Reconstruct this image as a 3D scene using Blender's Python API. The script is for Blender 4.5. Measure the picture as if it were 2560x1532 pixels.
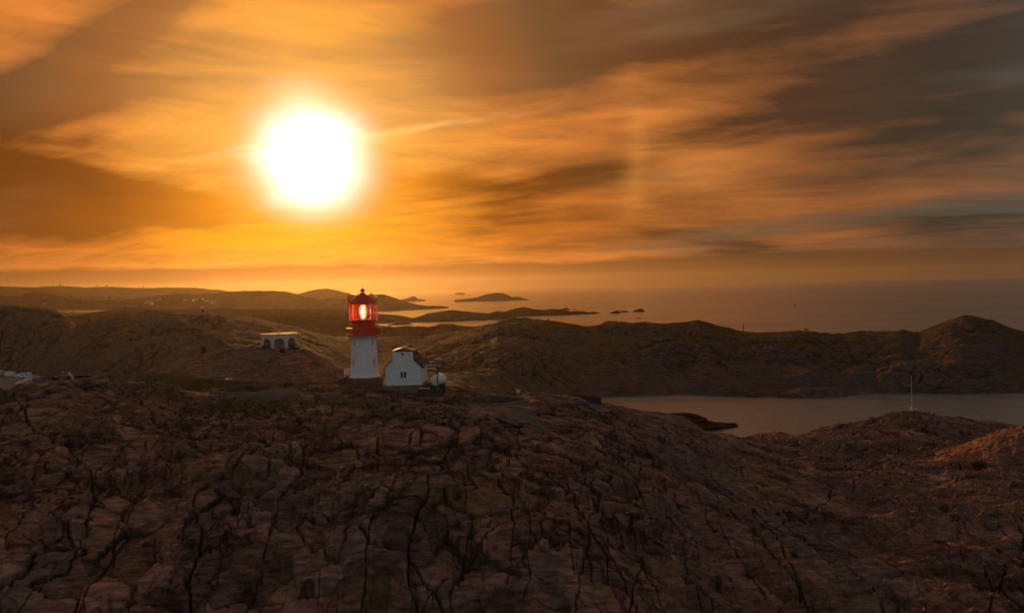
import bpy, bmesh, math, random
import numpy as np
from mathutils import Vector, Matrix
random.seed(7)
for o in list(bpy.data.objects):
    bpy.data.objects.remove(o)
S = bpy.context.scene
COL = S.collection
R = math.radians
F = 2009.0                      # focal length in photograph pixels (2560 wide)
CAM_Z = 52.0
PITCH, ROLL = R(-1.44), R(1.38)

# ------------------------------------------------------------------ camera
cam_d = bpy.data.cameras.new('camera')
cam = bpy.data.objects.new('camera', cam_d)
COL.objects.link(cam)
cam.matrix_world = Matrix.Translation((0, 0, CAM_Z)) @ (Matrix.Rotation(R(90) + PITCH, 4, 'X') @ Matrix.Rotation(-ROLL, 4, 'Z'))
cam_d.sensor_fit = 'HORIZONTAL'
cam_d.sensor_width = 36.0
cam_d.lens = 36.0 * F / 2560.0
cam_d.clip_start = 0.5
cam_d.clip_end = 80000.0
S.camera = cam
CAM3 = cam.matrix_world.to_3x3()


def pdir(X, Y):
    """world direction of a photograph pixel, scaled so that its forward (y) part is 1"""
    v = CAM3 @ Vector(((X - 1280.0) / F, -(Y - 766.0) / F, -1.0))
    return v / v.y


def P(X, Y, d):
    v = pdir(X, Y)
    return Vector((v.x * d, d, CAM_Z + v.z * d))


# ------------------------------------------------------------------ sky
SUN_DIR = pdir(775, 392).normalized()
SUN_EL = math.asin(SUN_DIR.z)
SUN_AZ = math.atan2(SUN_DIR.x, SUN_DIR.y)

W = bpy.data.worlds.new('World')
S.world = W
W.use_nodes = True
NT = W.node_tree
NT.nodes.clear()


class E:
    """tiny expression wrapper over math nodes"""
    nt = NT

    def __init__(self, s):
        self.s = s

    @staticmethod
    def m(op, *a, clamp=False):
        n = E.nt.nodes.new('ShaderNodeMath')
        n.operation = op
        n.use_clamp = clamp
        for i, x in enumerate(a):
            if isinstance(x, E):
                E.nt.links.new(x.s, n.inputs[i])
            else:
                n.inputs[i].default_value = float(x)
        return E(n.outputs[0])

    def __add__(s, o): return E.m('ADD', s, o)
    __radd__ = __add__
    def __sub__(s, o): return E.m('SUBTRACT', s, o)
    def __rsub__(s, o): return E.m('SUBTRACT', o, s)
    def __mul__(s, o): return E.m('MULTIPLY', s, o)
    __rmul__ = __mul__
    def __truediv__(s, o): return E.m('DIVIDE', s, o)
    def __rtruediv__(s, o): return E.m('DIVIDE', o, s)


def exp(a): return E.m('EXPONENT', a)
def clamp01(a): return E.m('ADD', a, 0.0, clamp=True)
def vmax(a, b): return E.m('MAXIMUM', a, b)


def smooth(a, lo, hi):
    n = E.nt.nodes.new('ShaderNodeMapRange')
    n.interpolation_type = 'SMOOTHSTEP'
    E.nt.links.new(a.s, n.inputs['Value'])
    n.inputs['From Min'].default_value = lo
    n.inputs['From Max'].default_value = hi
    return E(n.outputs[0])


def vec(x, y, z):
    n = E.nt.nodes.new('ShaderNodeCombineXYZ')
    for i, a in enumerate((x, y, z)):
        if isinstance(a, E):
            E.nt.links.new(a.s, n.inputs[i])
        else:
            n.inputs[i].default_value = a
    return n.outputs[0]


def noise(v, scale=1.0, detail=3.0, rough=0.5, dist=0.0, color=False):
    n = E.nt.nodes.new('ShaderNodeTexNoise')
    E.nt.links.new(v, n.inputs['Vector'])
    n.inputs['Scale'].default_value = scale
    n.inputs['Detail'].default_value = detail
    n.inputs['Roughness'].default_value = rough
    n.inputs['Distortion'].default_value = dist
    return n.outputs['Color'] if color else E(n.outputs['Fac'])


def ramp(f, stops, interp='LINEAR'):
    n = E.nt.nodes.new('ShaderNodeValToRGB')
    cr = n.color_ramp
    cr.interpolation = interp
    while len(cr.elements) < len(stops):
        cr.elements.new(0.5)
    for el, (p, c) in zip(cr.elements, stops):
        el.position = p
        el.color = (*c, 1.0)
    E.nt.links.new(f.s, n.inputs[0])
    return n.outputs[0]


def mixc(f, a, b, mode='MIX'):
    n = E.nt.nodes.new('ShaderNodeMix')
    n.data_type = 'RGBA'
    n.blend_type = mode
    n.clamp_factor = True
    for i, x in ((0, f), (6, a), (7, b)):
        if isinstance(x, E):
            E.nt.links.new(x.s, n.inputs[i])
        elif isinstance(x, (tuple, list)):
            n.inputs[i].default_value = (*x, 1.0)
        elif isinstance(x, (int, float)):
            n.inputs[i].default_value = x
        else:
            E.nt.links.new(x, n.inputs[i])
    return n.outputs[2]


def scalec(c, f):
    n = E.nt.nodes.new('ShaderNodeVectorMath')
    n.operation = 'SCALE'
    if isinstance(c, tuple):
        n.inputs[0].default_value = c
    else:
        E.nt.links.new(c, n.inputs[0])
    if isinstance(f, E):
        E.nt.links.new(f.s, n.inputs['Scale'])
    else:
        n.inputs['Scale'].default_value = f
    return n.outputs[0]


def addc(a, b):
    n = E.nt.nodes.new('ShaderNodeVectorMath')
    n.operation = 'ADD'
    E.nt.links.new(a, n.inputs[0])
    E.nt.links.new(b, n.inputs[1])
    return n.outputs[0]


def srgb(r, g, b):
    def f(c):
        c /= 255.0
        return c / 12.92 if c <= 0.04045 else ((c + 0.055) / 1.055) ** 2.4
    return (f(r), f(g), f(b))


def build_sky():
    tc = NT.nodes.new('ShaderNodeTexCoord')
    D = tc.outputs['Generated']

    def dot(v, src=D):
        n = NT.nodes.new('ShaderNodeVectorMath')
        n.operation = 'DOT_PRODUCT'
        NT.links.new(src, n.inputs[0])
        n.inputs[1].default_value = tuple(v)
        return E(n.outputs['Value'])

    sep = NT.nodes.new('ShaderNodeSeparateXYZ')
    NT.links.new(D, sep.inputs[0])
    x, y, z = (E(sep.outputs[i]) for i in range(3))
    # a warped copy of the direction makes the cloud masses ragged
    wv = noise(D, 5.0, 4, 0.55, 0.0, True)
    wn = NT.nodes.new('ShaderNodeVectorMath')
    wn.operation = 'MULTIPLY_ADD'
    NT.links.new(wv, wn.inputs[0])
    wn.inputs[1].default_value = (0.036, 0.036, 0.026)
    NT.links.new(D, wn.inputs[2])
    ad = NT.nodes.new('ShaderNodeVectorMath')
    ad.operation = 'ADD'
    NT.links.new(wn.outputs[0], ad.inputs[0])
    ad.inputs[1].default_value = (-0.018, -0.018, -0.013)
    DW = ad.outputs[0]

    theta = E.m('ARCCOSINE', E.m('MINIMUM', dot(SUN_DIR), 0.999999))     # angle from the sun
    deg = theta * (180.0 / math.pi)
    el = E.m('ARCSINE', z) * (180.0 / math.pi)

    # high cirrus on a flat layer: streaks share one vanishing point far to the left
    k = 1.0 / (vmax(z, 0.0) + 0.13)
    A = R(-68)
    qx, qy = x * k, y * k
    al = qx * math.sin(A) + qy * math.cos(A)
    ac = qx * math.cos(A) - qy * math.sin(A)
    warp = noise(vec(al * 0.5, ac * 0.5, 3.1), 1.0, 2)
    acw = ac + (warp - 0.5) * 1.1
    n1 = noise(vec(al * 0.42, acw * 0.85, 0.0), 1.0, 4, 0.55)           # broad bands
    n2 = noise(vec(al * 0.75, acw * 2.4, 7.0), 1.0, 6, 0.58, 0.5)      # streaks
    n3 = noise(vec(al * 1.7, acw * 7.0, 4.0), 1.0, 6, 0.62, 0.8)      # fine wisps
    n4 = noise(vec(x * 6.0 + z * 3.0, y * 6.0, z * 15.0), 1.0, 5, 0.55, 0.4)            # soft lumps of lower cloud
    n5 = noise(vec(x * 3.6 - z * 2.0, y * 3.6, z * 34.0 + x * 2.0), 1.0, 7, 0.60, 0.9)           # thin level wisps
    bright_sum = (n1 - 0.5) * 1.3 + (n2 - 0.5) * 1.0 + (n3 - 0.5) * 0.5 + (n4 - 0.5) * 1.3 + (n5 - 0.5) * 0.9

    def blob(X, Y, sx, sy, ang, amp):
        d0 = pdir(X, Y).normalized()
        r = Vector((d0.y, -d0.x, 0)).normalized()
        u = r.cross(d0)
        a = R(ang)
        e1 = r * math.cos(a) + u * math.sin(a)
        e2 = u * math.cos(a) - r * math.sin(a)
        src = DW if sy > 20 else D
        p = (dot(e1, src) - d0.dot(e1)) * (F / sx)
        q = (dot(e2, src) - d0.dot(e2)) * (F / sy)
        if sy <= 20:
            q = q + p * p * 0.5 * (-1 if X > 800 else 1)
        front = smooth(dot(d0), 0.3, 0.6)
        return exp((p * p + q * q) * -1.0) * front * amp

    masses = [
        (345, 502, 150, 34, -4, -2.6), (70, 500, 135, 38, 2, -2.0), (210, 478, 160, 22, -4, -1.2), (30, 412, 210, 26, -4, -1.3), (470, 535, 90, 26, -14, -0.8), (150, 446, 240, 12, 0, 0.35), (60, 560, 300, 26, 3, -0.35),
        (170, 165, 290, 42, 36, -1.0), (190, 255, 230, 36, 14, -0.85), (40, 250, 120, 60, 50, -0.3), (-20, 345, 260, 22, 4, -0.35), (330, 60, 200, 40, 30, -0.35),
        (520, 110, 170, 45, 12, -0.30), (60, 40, 140, 60, 30, 0.45), (120, 330, 200, 18, 12, 0.3),
        (1720, 60, 560, 95, 6, -0.85), (1500, 110, 200, 60, 10, -0.45), (1280, 30, 260, 50, 8, -0.5), (1330, 180, 220, 30, 12, -0.3), (2440, 140, 520, 60, 12, -0.85), (2450, 275, 330, 42, 6, -0.70), (2130, 190, 300, 40, 10, -0.30), (2150, 380, 320, 30, 3, -0.05),
        (1440, 440, 190, 40, 8, -0.60), (1150, 425, 170, 32, 14, -0.40), (1740, 595, 200, 22, -12, -0.55), (1900, 625, 160, 18, -8, -0.35), (1280, 545, 230, 36, 3, -0.30), (1060, 500, 180, 26, 10, -0.25),
        (2350, 400, 380, 34, 3, -0.30), (2480, 540, 200, 36, 2, -0.40), (2100, 520, 420, 60, 4, 0.05), (2440, 620, 400, 40, 0, -0.2), (600, 560, 250, 22, 3, -0.3),
        (1780, 420, 300, 60, 9, 0.42), (1420, 320, 330, 40, 8, 0.36), (2080, 345, 280, 14, 5, 0.30),
        (450, 340, 420, 60, 12, 0.28), (775, 130, 150, 330, 0, 0.42), (1650, 250, 330, 50, 10, -0.22), (1300, 110, 260, 90, 10, -0.34),
        (1560, 180, 90, 60, 0, 0.3),
    ]
    msum = None
    for b in masses:
        t = blob(*b)
        msum = t if msum is None else msum + t
    cov = clamp01(bright_sum * 0.95 + msum * (0.55 + n4 * 0.5 + n5 * 0.4) + 0.55)

    f = deg / 180.0
    d = lambda a: a / 180.0
    bright = ramp(f, [
        (d(0), srgb(255, 165, 60)), (d(5), srgb(252, 172, 72)), (d(9), srgb(247, 163, 66)), (d(14), srgb(234, 140, 56)), (d(20), srgb(212, 122, 52)),
        (d(27), srgb(192, 116, 54)), (d(34), srgb(165, 98, 50)), (d(42), srgb(142, 90, 54)), (d(60), srgb(140, 110, 90)), (d(85), srgb(150, 132, 118)), (d(130), srgb(160, 150, 142)), (d(180), srgb(160, 152, 148))])
    dark = ramp(f, [
        (d(0), srgb(240, 140, 10)), (d(7), srgb(230, 134, 12)), (d(10), srgb(168, 90, 10)), (d(13), srgb(116, 58, 8)), (d(21), srgb(98, 54, 14)),
        (d(27), srgb(100, 58, 28)), (d(34), srgb(76, 54, 36)), (d(42), srgb(62, 54, 42)), (d(60), srgb(80, 76, 70)), (d(100), srgb(110, 108, 106)), (d(180), srgb(130, 132, 136))])
    dark_up = ramp(f, [
        (d(0), srgb(235, 170, 95)), (d(8), srgb(200, 138, 72)), (d(13), srgb(160, 98, 50)), (d(18), srgb(116, 78, 46)), (d(25), srgb(100, 60, 32)),
        (d(32), srgb(80, 54, 36)), (d(42), srgb(66, 54, 44)), (d(60), srgb(82, 80, 76)), (d(100), srgb(110, 110, 110)), (d(180), srgb(130, 134, 138))])
    up = smooth(el + (n1 - 0.5) * 8.0, 6.5, 12.5)
    dark = mixc(up, dark, dark_up)
    cloud = mixc(cov, dark, bright)
    cloud = mixc(smooth(el, 20.0, 48.0) * 0.75, cloud, ramp(f, [(d(0), srgb(200, 170, 130)), (d(30), srgb(150, 132, 116)), (d(60), srgb(132, 128, 126)), (d(180), srgb(140, 146, 154))]))
    # blue-grey gaps between the streaks, cool and thin
    gap = smooth(noise(vec(al * 0.5, acw * 1.3, 12.0), 1.0, 4, 0.55), 0.50, 0.68) * smooth(deg, 12.0, 30.0) * 0.55
    gapc = ramp(f, [(d(0), srgb(200, 150, 90)), (d(25), srgb(140, 108, 76)), (d(36), srgb(86, 80, 66)), (d(70), srgb(96, 100, 100)), (d(180), srgb(140, 150, 160))])
    cloud = mixc(gap, cloud, gapc)
    # the saturated amber belt low under the sun
    belt = exp(((el - 4.2) / 2.5) * ((el - 4.2) / 2.5) * -1.0) * exp((deg / 19.0) * (deg / 19.0) * -1.0)
    belt_c = scalec(ramp(f, [(d(0), srgb(255, 176, 0)), (d(7), srgb(255, 160, 0)), (d(11), srgb(248, 142, 0)), (d(16), srgb(222, 112, 4)), (d(24), srgb(170, 88, 24))]), 0.62 + cov * 0.5)
    cloud = mixc(clamp01(belt * (0.55 + cov * 0.8)), cloud, belt_c)
    cloud = scalec(cloud, 1.0 + (n5 - 0.5) * 0.55 + (n3 - 0.5) * 0.22)
    # low bank of cloud on the horizon with a thin lit upper edge
    edge_n = noise(vec(x * 9.0, y * 9.0, z * 60.0), 1.0, 4, 0.55)
    edge = el + (edge_n - 0.5) * 1.1
    bank = 1.0 - smooth(edge, 1.55, 1.95)
    bank_c = ramp(f, [(d(0), srgb(150, 84, 24)), (d(9), srgb(150, 82, 26)), (d(14), srgb(128, 70, 24)), (d(22), srgb(114, 66, 28)), (d(32), srgb(104, 66, 34)), (d(45), srgb(88, 58, 36)), (d(70), srgb(110, 86, 68)), (d(180), srgb(140, 136, 136))])
    cloud = mixc(bank * 0.88 * (0.8 + n2 * 0.3), cloud, bank_c)
    lit = exp(((edge - 2.0) / 0.16) * ((edge - 2.0) / 0.16) * -1.0) * 0.34 * smooth(noise(vec(x * 3.0, y * 3.0, 1.0), 1.0, 2), 0.42, 0.6)
    cloud = mixc(lit, cloud, bright)
    # clear sky away from the sun, where the veil of cloud thins out
    nish = NT.nodes.new('ShaderNodeTexSky')
    nish.sky_type = 'NISHITA'
    nish.sun_disc = False
    nish.sun_elevation = SUN_EL
    nish.sun_rotation = SUN_AZ
    nish.altitude = 50
    nish.air_density = 1.0
    nish.dust_density = 2.0
    nish_c = scalec(nish.outputs[0], 0.12)
    cloud = mixc(smooth(deg, 50.0, 120.0) * 0.45, cloud, nish_c)
    cloud = scalec(cloud, 1.0 - smooth(deg, 42.0, 85.0) * 0.30)
    # 22 degree halo: the bright flank to the right of the sun
    hal = exp(((deg - 22.6) / 0.75) * ((deg - 22.6) / 0.75) * -1.0)
    hal2 = exp(((deg - 23.6) / 2.2) * ((deg - 23.6) / 2.2) * -1.0)
    side = smooth(x, 0.08, 0.15) * exp(((el - 8.5) / 4.0) * ((el - 8.5) / 4.0) * -1.0)
    cloud = addc(cloud, scalec((0.55, 0.24, 0.04), (hal * 0.20 + hal2 * 0.12) * side))
    # aureole of the sun shining through the cirrus
    dg = deg * (1.0 + (n2 - 0.5) * 0.25 + (n4 - 0.5) * 0.45 + (n5 - 0.5) * 0.2)
    core = exp(dg * (-1.0 / 1.25)) * 8.5 * (1.0 - smooth(dg, 3.2, 6.2))
    mid = exp((dg / 3.6) * (dg / 3.6) * -1.0)
    wide = exp(dg * -0.16)
    cloud = addc(cloud, scalec((1.0, 0.92, 0.92), core))
    cloud = addc(cloud, scalec((1.0, 0.60, 0.42), mid * 0.35))
    cloud = addc(cloud, scalec((0.5, 0.24, 0.03), wide * 0.22))
    # sunlit wisps reaching out of the glare
    wisp = (blob(1000, 328, 200, 8, 8, 0.30) + blob(960, 345, 120, 12, 12, 0.2) + blob(1180, 303, 200, 6, 6, 0.14) + blob(620, 388, 130, 8, 6, 0.35) + blob(600, 372, 110, 6, 12, 0.2)) * (n3 * 1.0)
    cloud = addc(cloud, scalec((1.0, 0.62, 0.25), wisp))
    below = smooth(el, -1.0, 0.0)
    cloud = mixc(below, (0.06, 0.045, 0.035), cloud)
    bg = NT.nodes.new('ShaderNodeBackground')
    NT.links.new(cloud, bg.inputs['Color'])
    bg.inputs['Strength'].default_value = 1.0
    out = NT.nodes.new('ShaderNodeOutputWorld')
    NT.links.new(bg.outputs[0], out.inputs['Surface'])
    W.cycles.sampling_method = 'MANUAL'
    W.cycles.sample_map_resolution = 1024


build_sky()

# ------------------------------------------------------------------ sun and exposure
sun_d = bpy.data.lights.new('sun', 'SUN')
sun_d.energy = 2.5
sun_d.angle = R(0.53)
sun_d.color = (1.0, 0.44, 0.11)
sun = bpy.data.objects.new('sun', sun_d)
COL.objects.link(sun)
sun.rotation_euler = SUN_DIR.to_track_quat('Z', 'Y').to_euler()
S.view_settings.view_transform = 'Standard'
S.view_settings.look = 'None'
S.view_settings.exposure = 0.0
S.view_settings.gamma = 1.0
S.view_settings.use_curve_mapping = False
S.render.engine = 'CYCLES'
S.cycles.use_denoising = True
S.cycles.max_bounces = 8
S.cycles.diffuse_bounces = 2
S.cycles.glossy_bounces = 3
S.cycles.transmission_bounces = 6
S.cycles.transparent_max_bounces = 8
S.cycles.volume_bounces = 0
S.cycles.sample_clamp_indirect = 3.0
S.cycles.sample_clamp_direct = 12.0

# ------------------------------------------------------------------ noise in numpy
def _hash(xi, yi, seed):
    h = (xi.astype(np.int64) * 374761393 + yi.astype(np.int64) * 668265263 + seed * 974634777) & 0xFFFFFFFF
    h = ((h ^ (h >> 13)) * 1274126177) & 0xFFFFFFFF
    h = ((h ^ (h >> 16)) * 2246822519) & 0xFFFFFFFF
    return ((h ^ (h >> 15)) & 0xFFFFFF).astype(np.float32) / 16777216.0


def perlin(x, y, seed=0):
    x0 = np.floor(x); y0 = np.floor(y)
    fx = (x - x0).astype(np.float32); fy = (y - y0).astype(np.float32)
    u = fx * fx * fx * (fx * (fx * 6 - 15) + 10); v = fy * fy * fy * (fy * (fy * 6 - 15) + 10)

    def g(ix, iy):
        a = _hash(x0 + ix, y0 + iy, seed) * 6.2831853
        return np.cos(a) * (fx - ix) + np.sin(a) * (fy - iy)
    a = g(0, 0); b = g(1, 0); c = g(0, 1); d = g(1, 1)
    return ((a + (b - a) * u) * (1 - v) + (c + (d - c) * u) * v) * 1.4


def fbm(x, y, seed=0, octv=4, gain=0.5, lac=2.03):
    s = 0; a = 1.0
    for i in range(octv):
        s = s + a * perlin(x, y, seed + i * 17)
        x = x * lac + 3.7; y = y * lac + 1.3; a *= gain
    return s


def ridged(x, y, seed=0, octv=4):
    s = 0; a = 1.0
    for i in range(octv):
        s = s + a * (1 - 2 * np.abs(perlin(x, y, seed + i * 13)))
        x = x * 2.1 + 5.1; y = y * 2.1 + 2.7; a *= 0.5
    return s


def worley(x, y, seed=0, jit=0.9):
    x0 = np.floor(x); y0 = np.floor(y)
    f1 = np.full(x.shape, 9.0, np.float32); f2 = f1.copy()
    idr = np.zeros(x.shape, np.float32); cx = idr.copy(); cy = idr.copy()
    for i in (-1, 0, 1):
        for j in (-1, 0, 1):
            px = x0 + i; py = y0 + j
            jx = px + 0.5 + (_hash(px, py, seed) - 0.5) * jit
            jy = py + 0.5 + (_hash(px, py, seed + 101) - 0.5) * jit
            dd = np.sqrt((jx - x) ** 2 + (jy - y) ** 2).astype(np.float32)
            near = dd < f1
            f2 = np.where(near, f1, np.minimum(f2, dd))
            idr = np.where(near, _hash(px, py, seed + 202), idr)
            cx = np.where(near, jx, cx); cy = np.where(near, jy, cy)
            f1 = np.where(near, dd, f1)
    return f1, f2, idr, x - cx, y - cy


def sstep(a, lo, hi):
    t = np.clip((a - lo) / (hi - lo), 0, 1)
    return t * t * (3 - 2 * t)


# ------------------------------------------------------------------ materials
def new_mat(name):
    m = bpy.data.materials.new(name)
    m.use_nodes = True
    nt = m.node_tree
    nt.nodes.clear()
    out = nt.nodes.new('ShaderNodeOutputMaterial')
    b = nt.nodes.new('ShaderNodeBsdfPrincipled')
    nt.links.new(b.outputs[0], out.inputs['Surface'])
    E.nt = nt
    return m, nt, b, out


def setc(nt, sock, c):
    if isinstance(c, tuple):
        sock.default_value = (*c, 1.0)
    else:
        nt.links.new(c, sock)


def objco(nt, scale=(1, 1, 1), rot=(0, 0, 0)):
    tc = nt.nodes.new('ShaderNodeTexCoord')
    mp = nt.nodes.new('ShaderNodeMapping')
    nt.links.new(tc.outputs['Object'], mp.inputs['Vector'])
    mp.inputs['Scale'].default_value = scale
    mp.inputs['Rotation'].default_value = rot
    return mp.outputs[0]


def bump(nt, b, h, dist, strength=1.0, prev=None):
    n = nt.nodes.new('ShaderNodeBump')
    n.inputs['Distance'].default_value = dist
    n.inputs['Strength'].default_value = strength
    nt.links.new(h.s, n.inputs['Height'])
    if prev is not None:
        nt.links.new(prev, n.inputs['Normal'])
    nt.links.new(n.outputs[0], b.inputs['Normal'])
    return n.outputs[0]


def attr(nt, name):
    n = nt.nodes.new('ShaderNodeAttribute')
    n.attribute_name = name
    return E(n.outputs['Fac'])


def rock_material(name, k=1.0, tint=(1, 1, 1), detail=1.0, grassc=None, spec=0.06):
    m, nt, b, out = new_mat(name)
    co = objco(nt)
    st = objco(nt, (0.35, 1.4, 2.4), (0.10, -0.06, -0.45))
    big = noise(co, 0.055, 3, 0.55)
    med = noise(co, 0.35, 5, 0.6)
    stre = noise(st, 0.9 * detail, 6, 0.62, 0.4)
    fine = noise(co, 3.2 * detail, 5, 0.65)
    c = lambda r, g, bb: tuple(v * k * t for v, t in zip((r, g, bb), tint))
    warm = ramp(stre, [(0.28, c(.050, .028, .020)), (0.45, c(.125, .072, .052)), (0.58, c(.180, .110, .080)), (0.75, c(.26, .175, .135))])
    grey = ramp(stre, [(0.28, c(.045, .034, .028)), (0.48, c(.105, .076, .060)), (0.62, c(.150, .114, .092)), (0.78, c(.23, .185, .155))])
    col = mixc(smooth(big, 0.42, 0.60), warm, grey)
    col = mixc(smooth(med, 0.50, 0.72) * 0.75, col, c(.050, .042, .032))            # dark lichen
    col = mixc(smooth(fine, 0.60, 0.78) * 0.4, col, c(.16, .125, .105))             # pale crystals
    col = scalec(col, attr(nt, 'tone') * 1.30 + 0.40)
    veg = attr(nt, 'veg')
    gcol = ramp(noise(co, 0.6, 4, 0.6), grassc or [(0.3, (.030, .032, .010)), (0.5, (.075, .065, .014)), (0.7, (.155, .105, .018))])
    col = mixc(attr(nt, 'seam_dark') * 0.95, col, (.013, .010, .007))                    # near-black base colour along joints, block edges and ledge risers
    col = mixc(veg, col, gcol)
    setc(nt, b.inputs['Base Color'], col)
    b.inputs['Roughness'].default_value = 0.82
    sheen = smooth(med, 0.50, 0.60) * smooth(stre, 0.42, 0.55) * (1.0 - veg) * spec
    nt.links.new(sheen.s, b.inputs['Specular IOR Level'])
    h = fine * 0.25 + stre * 1.0 + noise(co, 9.0 * detail, 3, 0.6) * 0.10
    bump(nt, b, h, 0.22, 0.9 if detail > 0.9 else 0.6)
    return m


def simple(name, color, rough=0.6, metal=0.0, var=0.25, scale=2.0, bmp=0.0, spec=0.4, streak=None):
    """painted / weathered surface: base colour, mottled by noise, optional run-off streaks"""
    m, nt, b, out = new_mat(name)
    co = objco(nt)
    n = noise(co, scale, 5, 0.62)
    lo = tuple(c * (1 - var) for c in color); hi = tuple(min(1, c * (1 + var * 0.4)) for c in color)
    col = ramp(n, [(0.3, lo), (0.6, color), (0.8, hi)])
    if streak:
        sv = noise(objco(nt, (3.0, 3.0, 0.14)), 1.0, 4, 0.6)
        col = mixc(smooth(sv, 0.56, 0.74) * streak[1], col, streak[0])
    setc(nt, b.inputs['Base Color'], col)
    b.inputs['Roughness'].default_value = rough
    b.inputs['Metallic'].default_value = metal
    b.inputs['Specular IOR Level'].default_value = spec
    if bmp:
        bump(nt, b, noise(co, scale * 4, 4, 0.6), bmp, 0.7)
    return m


MAT = {}
MAT['rock'] = rock_material('headland_rock', 1.3, (1.14, 0.86, 0.74), 1.0, None, 0.30)
MAT['rock_mid'] = rock_material('heath_rock', 0.82, (0.96, 1.0, 0.96), 0.55)
MAT['rock_far'] = rock_material('coast_rock', 0.36, (1.0, 0.97, 0.92), 0.25, [(0.3, (.014, .017, .007)), (0.5, (.026, .026, .009)), (0.7, (.050, .038, .011))], 0.0)


def water_material():
    m, nt, b, out = new_mat('sea_water')
    b.inputs['Base Color'].default_value = (0.12, 0.136, 0.146, 1)
    b.inputs['IOR'].default_value = 1.33
    b.inputs['Specular IOR Level'].default_value = 0.5
    cd = nt.nodes.new('ShaderNodeCameraData')
    dist = E(cd.outputs['View Distance'])
    co = objco(nt)
    wv = objco(nt, (0.35, 1.0, 1.0), (0, 0, R(18)))
    calm = noise(objco(nt, (0.0035, 0.012, 1)), 1.0, 4, 0.6, 0.8)
    h = noise(wv, 0.55, 4, 0.6, 0.3) * 0.55 + noise(wv, 0.12, 3, 0.5, 0.2) * 1.2 + noise(co, 2.2, 2, 0.5) * 0.08
    bump(nt, b, h * (0.5 + calm * 0.9), 0.5, 0.65)
    r = 0.19 + smooth(calm, 0.35, 0.7) * 0.06
    nt.links.new(r.s, b.inputs['Roughness'])
    return m


MAT['water'] = water_material()


# ------------------------------------------------------------------ object helpers
def tag(o, label=None, cat=None, group=None, kind=None):
    if label: o['label'] = label
    if cat: o['category'] = cat
    if group: o['group'] = group
    if kind: o['kind'] = kind
    return o


def thing(name, label, cat, loc, rz=0.0, group=None):
    o = bpy.data.objects.new(name, None)
    o.empty_display_size = 0.3
    COL.objects.link(o)
    o.location = loc
    o.rotation_euler = (0, 0, rz)
    return tag(o, label, cat, group)


def mesh_from(name, co, faces, mat, smooth_shade=True):
    """fast mesh from numpy: co (n,3), faces (m,4) or (m,3)"""
    me = bpy.data.meshes.new(name)
    nv, nf = len(co), len(faces)
    kf = faces.shape[1]
    me.vertices.add(nv)
    me.vertices.foreach_set('co', np.ascontiguousarray(co, np.float32).ravel())
    me.loops.add(nf * kf)
    me.loops.foreach_set('vertex_index', np.ascontiguousarray(faces, np.int32).ravel())
    me.polygons.add(nf)
    me.polygons.foreach_set('loop_start', np.arange(0, nf * kf, kf, dtype=np.int32))
    me.polygons.foreach_set('use_smooth', np.full(nf, smooth_shade, bool))
    me.materials.append(mat)
    me.update(calc_edges=True)
    o = bpy.data.objects.new(name, me)
    COL.objects.link(o)
    return o


def add_attr(o, name, v):
    a = o.data.attributes.new(name, 'FLOAT', 'POINT')
    a.data.foreach_set('value', np.ascontiguousarray(v, np.float32).ravel())


def grid_faces(nr, nc):
    i = np.arange((nr - 1) * (nc - 1))
    r = i // (nc - 1); c = i % (nc - 1)
    a = r * nc + c
    return np.stack([a, a + 1, a + nc + 1, a + nc], 1)


def sheet(name, X, Y, Z, mat, veg=None, seam_dark=None, tone=None):
    nr, nc = X.shape
    o = mesh_from(name, np.stack([X, Y, Z], -1).reshape(-1, 3), grid_faces(nr, nc), mat)
    add_attr(o, 'veg', np.zeros_like(X) if veg is None else veg)
    add_attr(o, 'seam_dark', np.zeros_like(X) if seam_dark is None else seam_dark)
    add_attr(o, 'tone', np.full_like(X, 0.5) if tone is None else tone)
    o['kind'] = 'structure'
    return o


# ------------------------------------------------------------------ sea
def build_sea():
    # fine ring of rows near the camera, reaching 12 km out
    r = np.concatenate([[2.0], np.geomspace(60, 12000, 80)])
    a = np.radians(np.linspace(0, 360, 129))
    RR, AA = np.meshgrid(r, a, indexing='ij')
    X = RR * np.sin(AA); Y = RR * np.cos(AA)
    o = mesh_from('sea', np.stack([X, Y, np.zeros_like(X)], -1).reshape(-1, 3), grid_faces(*X.shape)[:, ::-1], MAT['water'])
    o['kind'] = 'structure'


build_sea()

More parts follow.
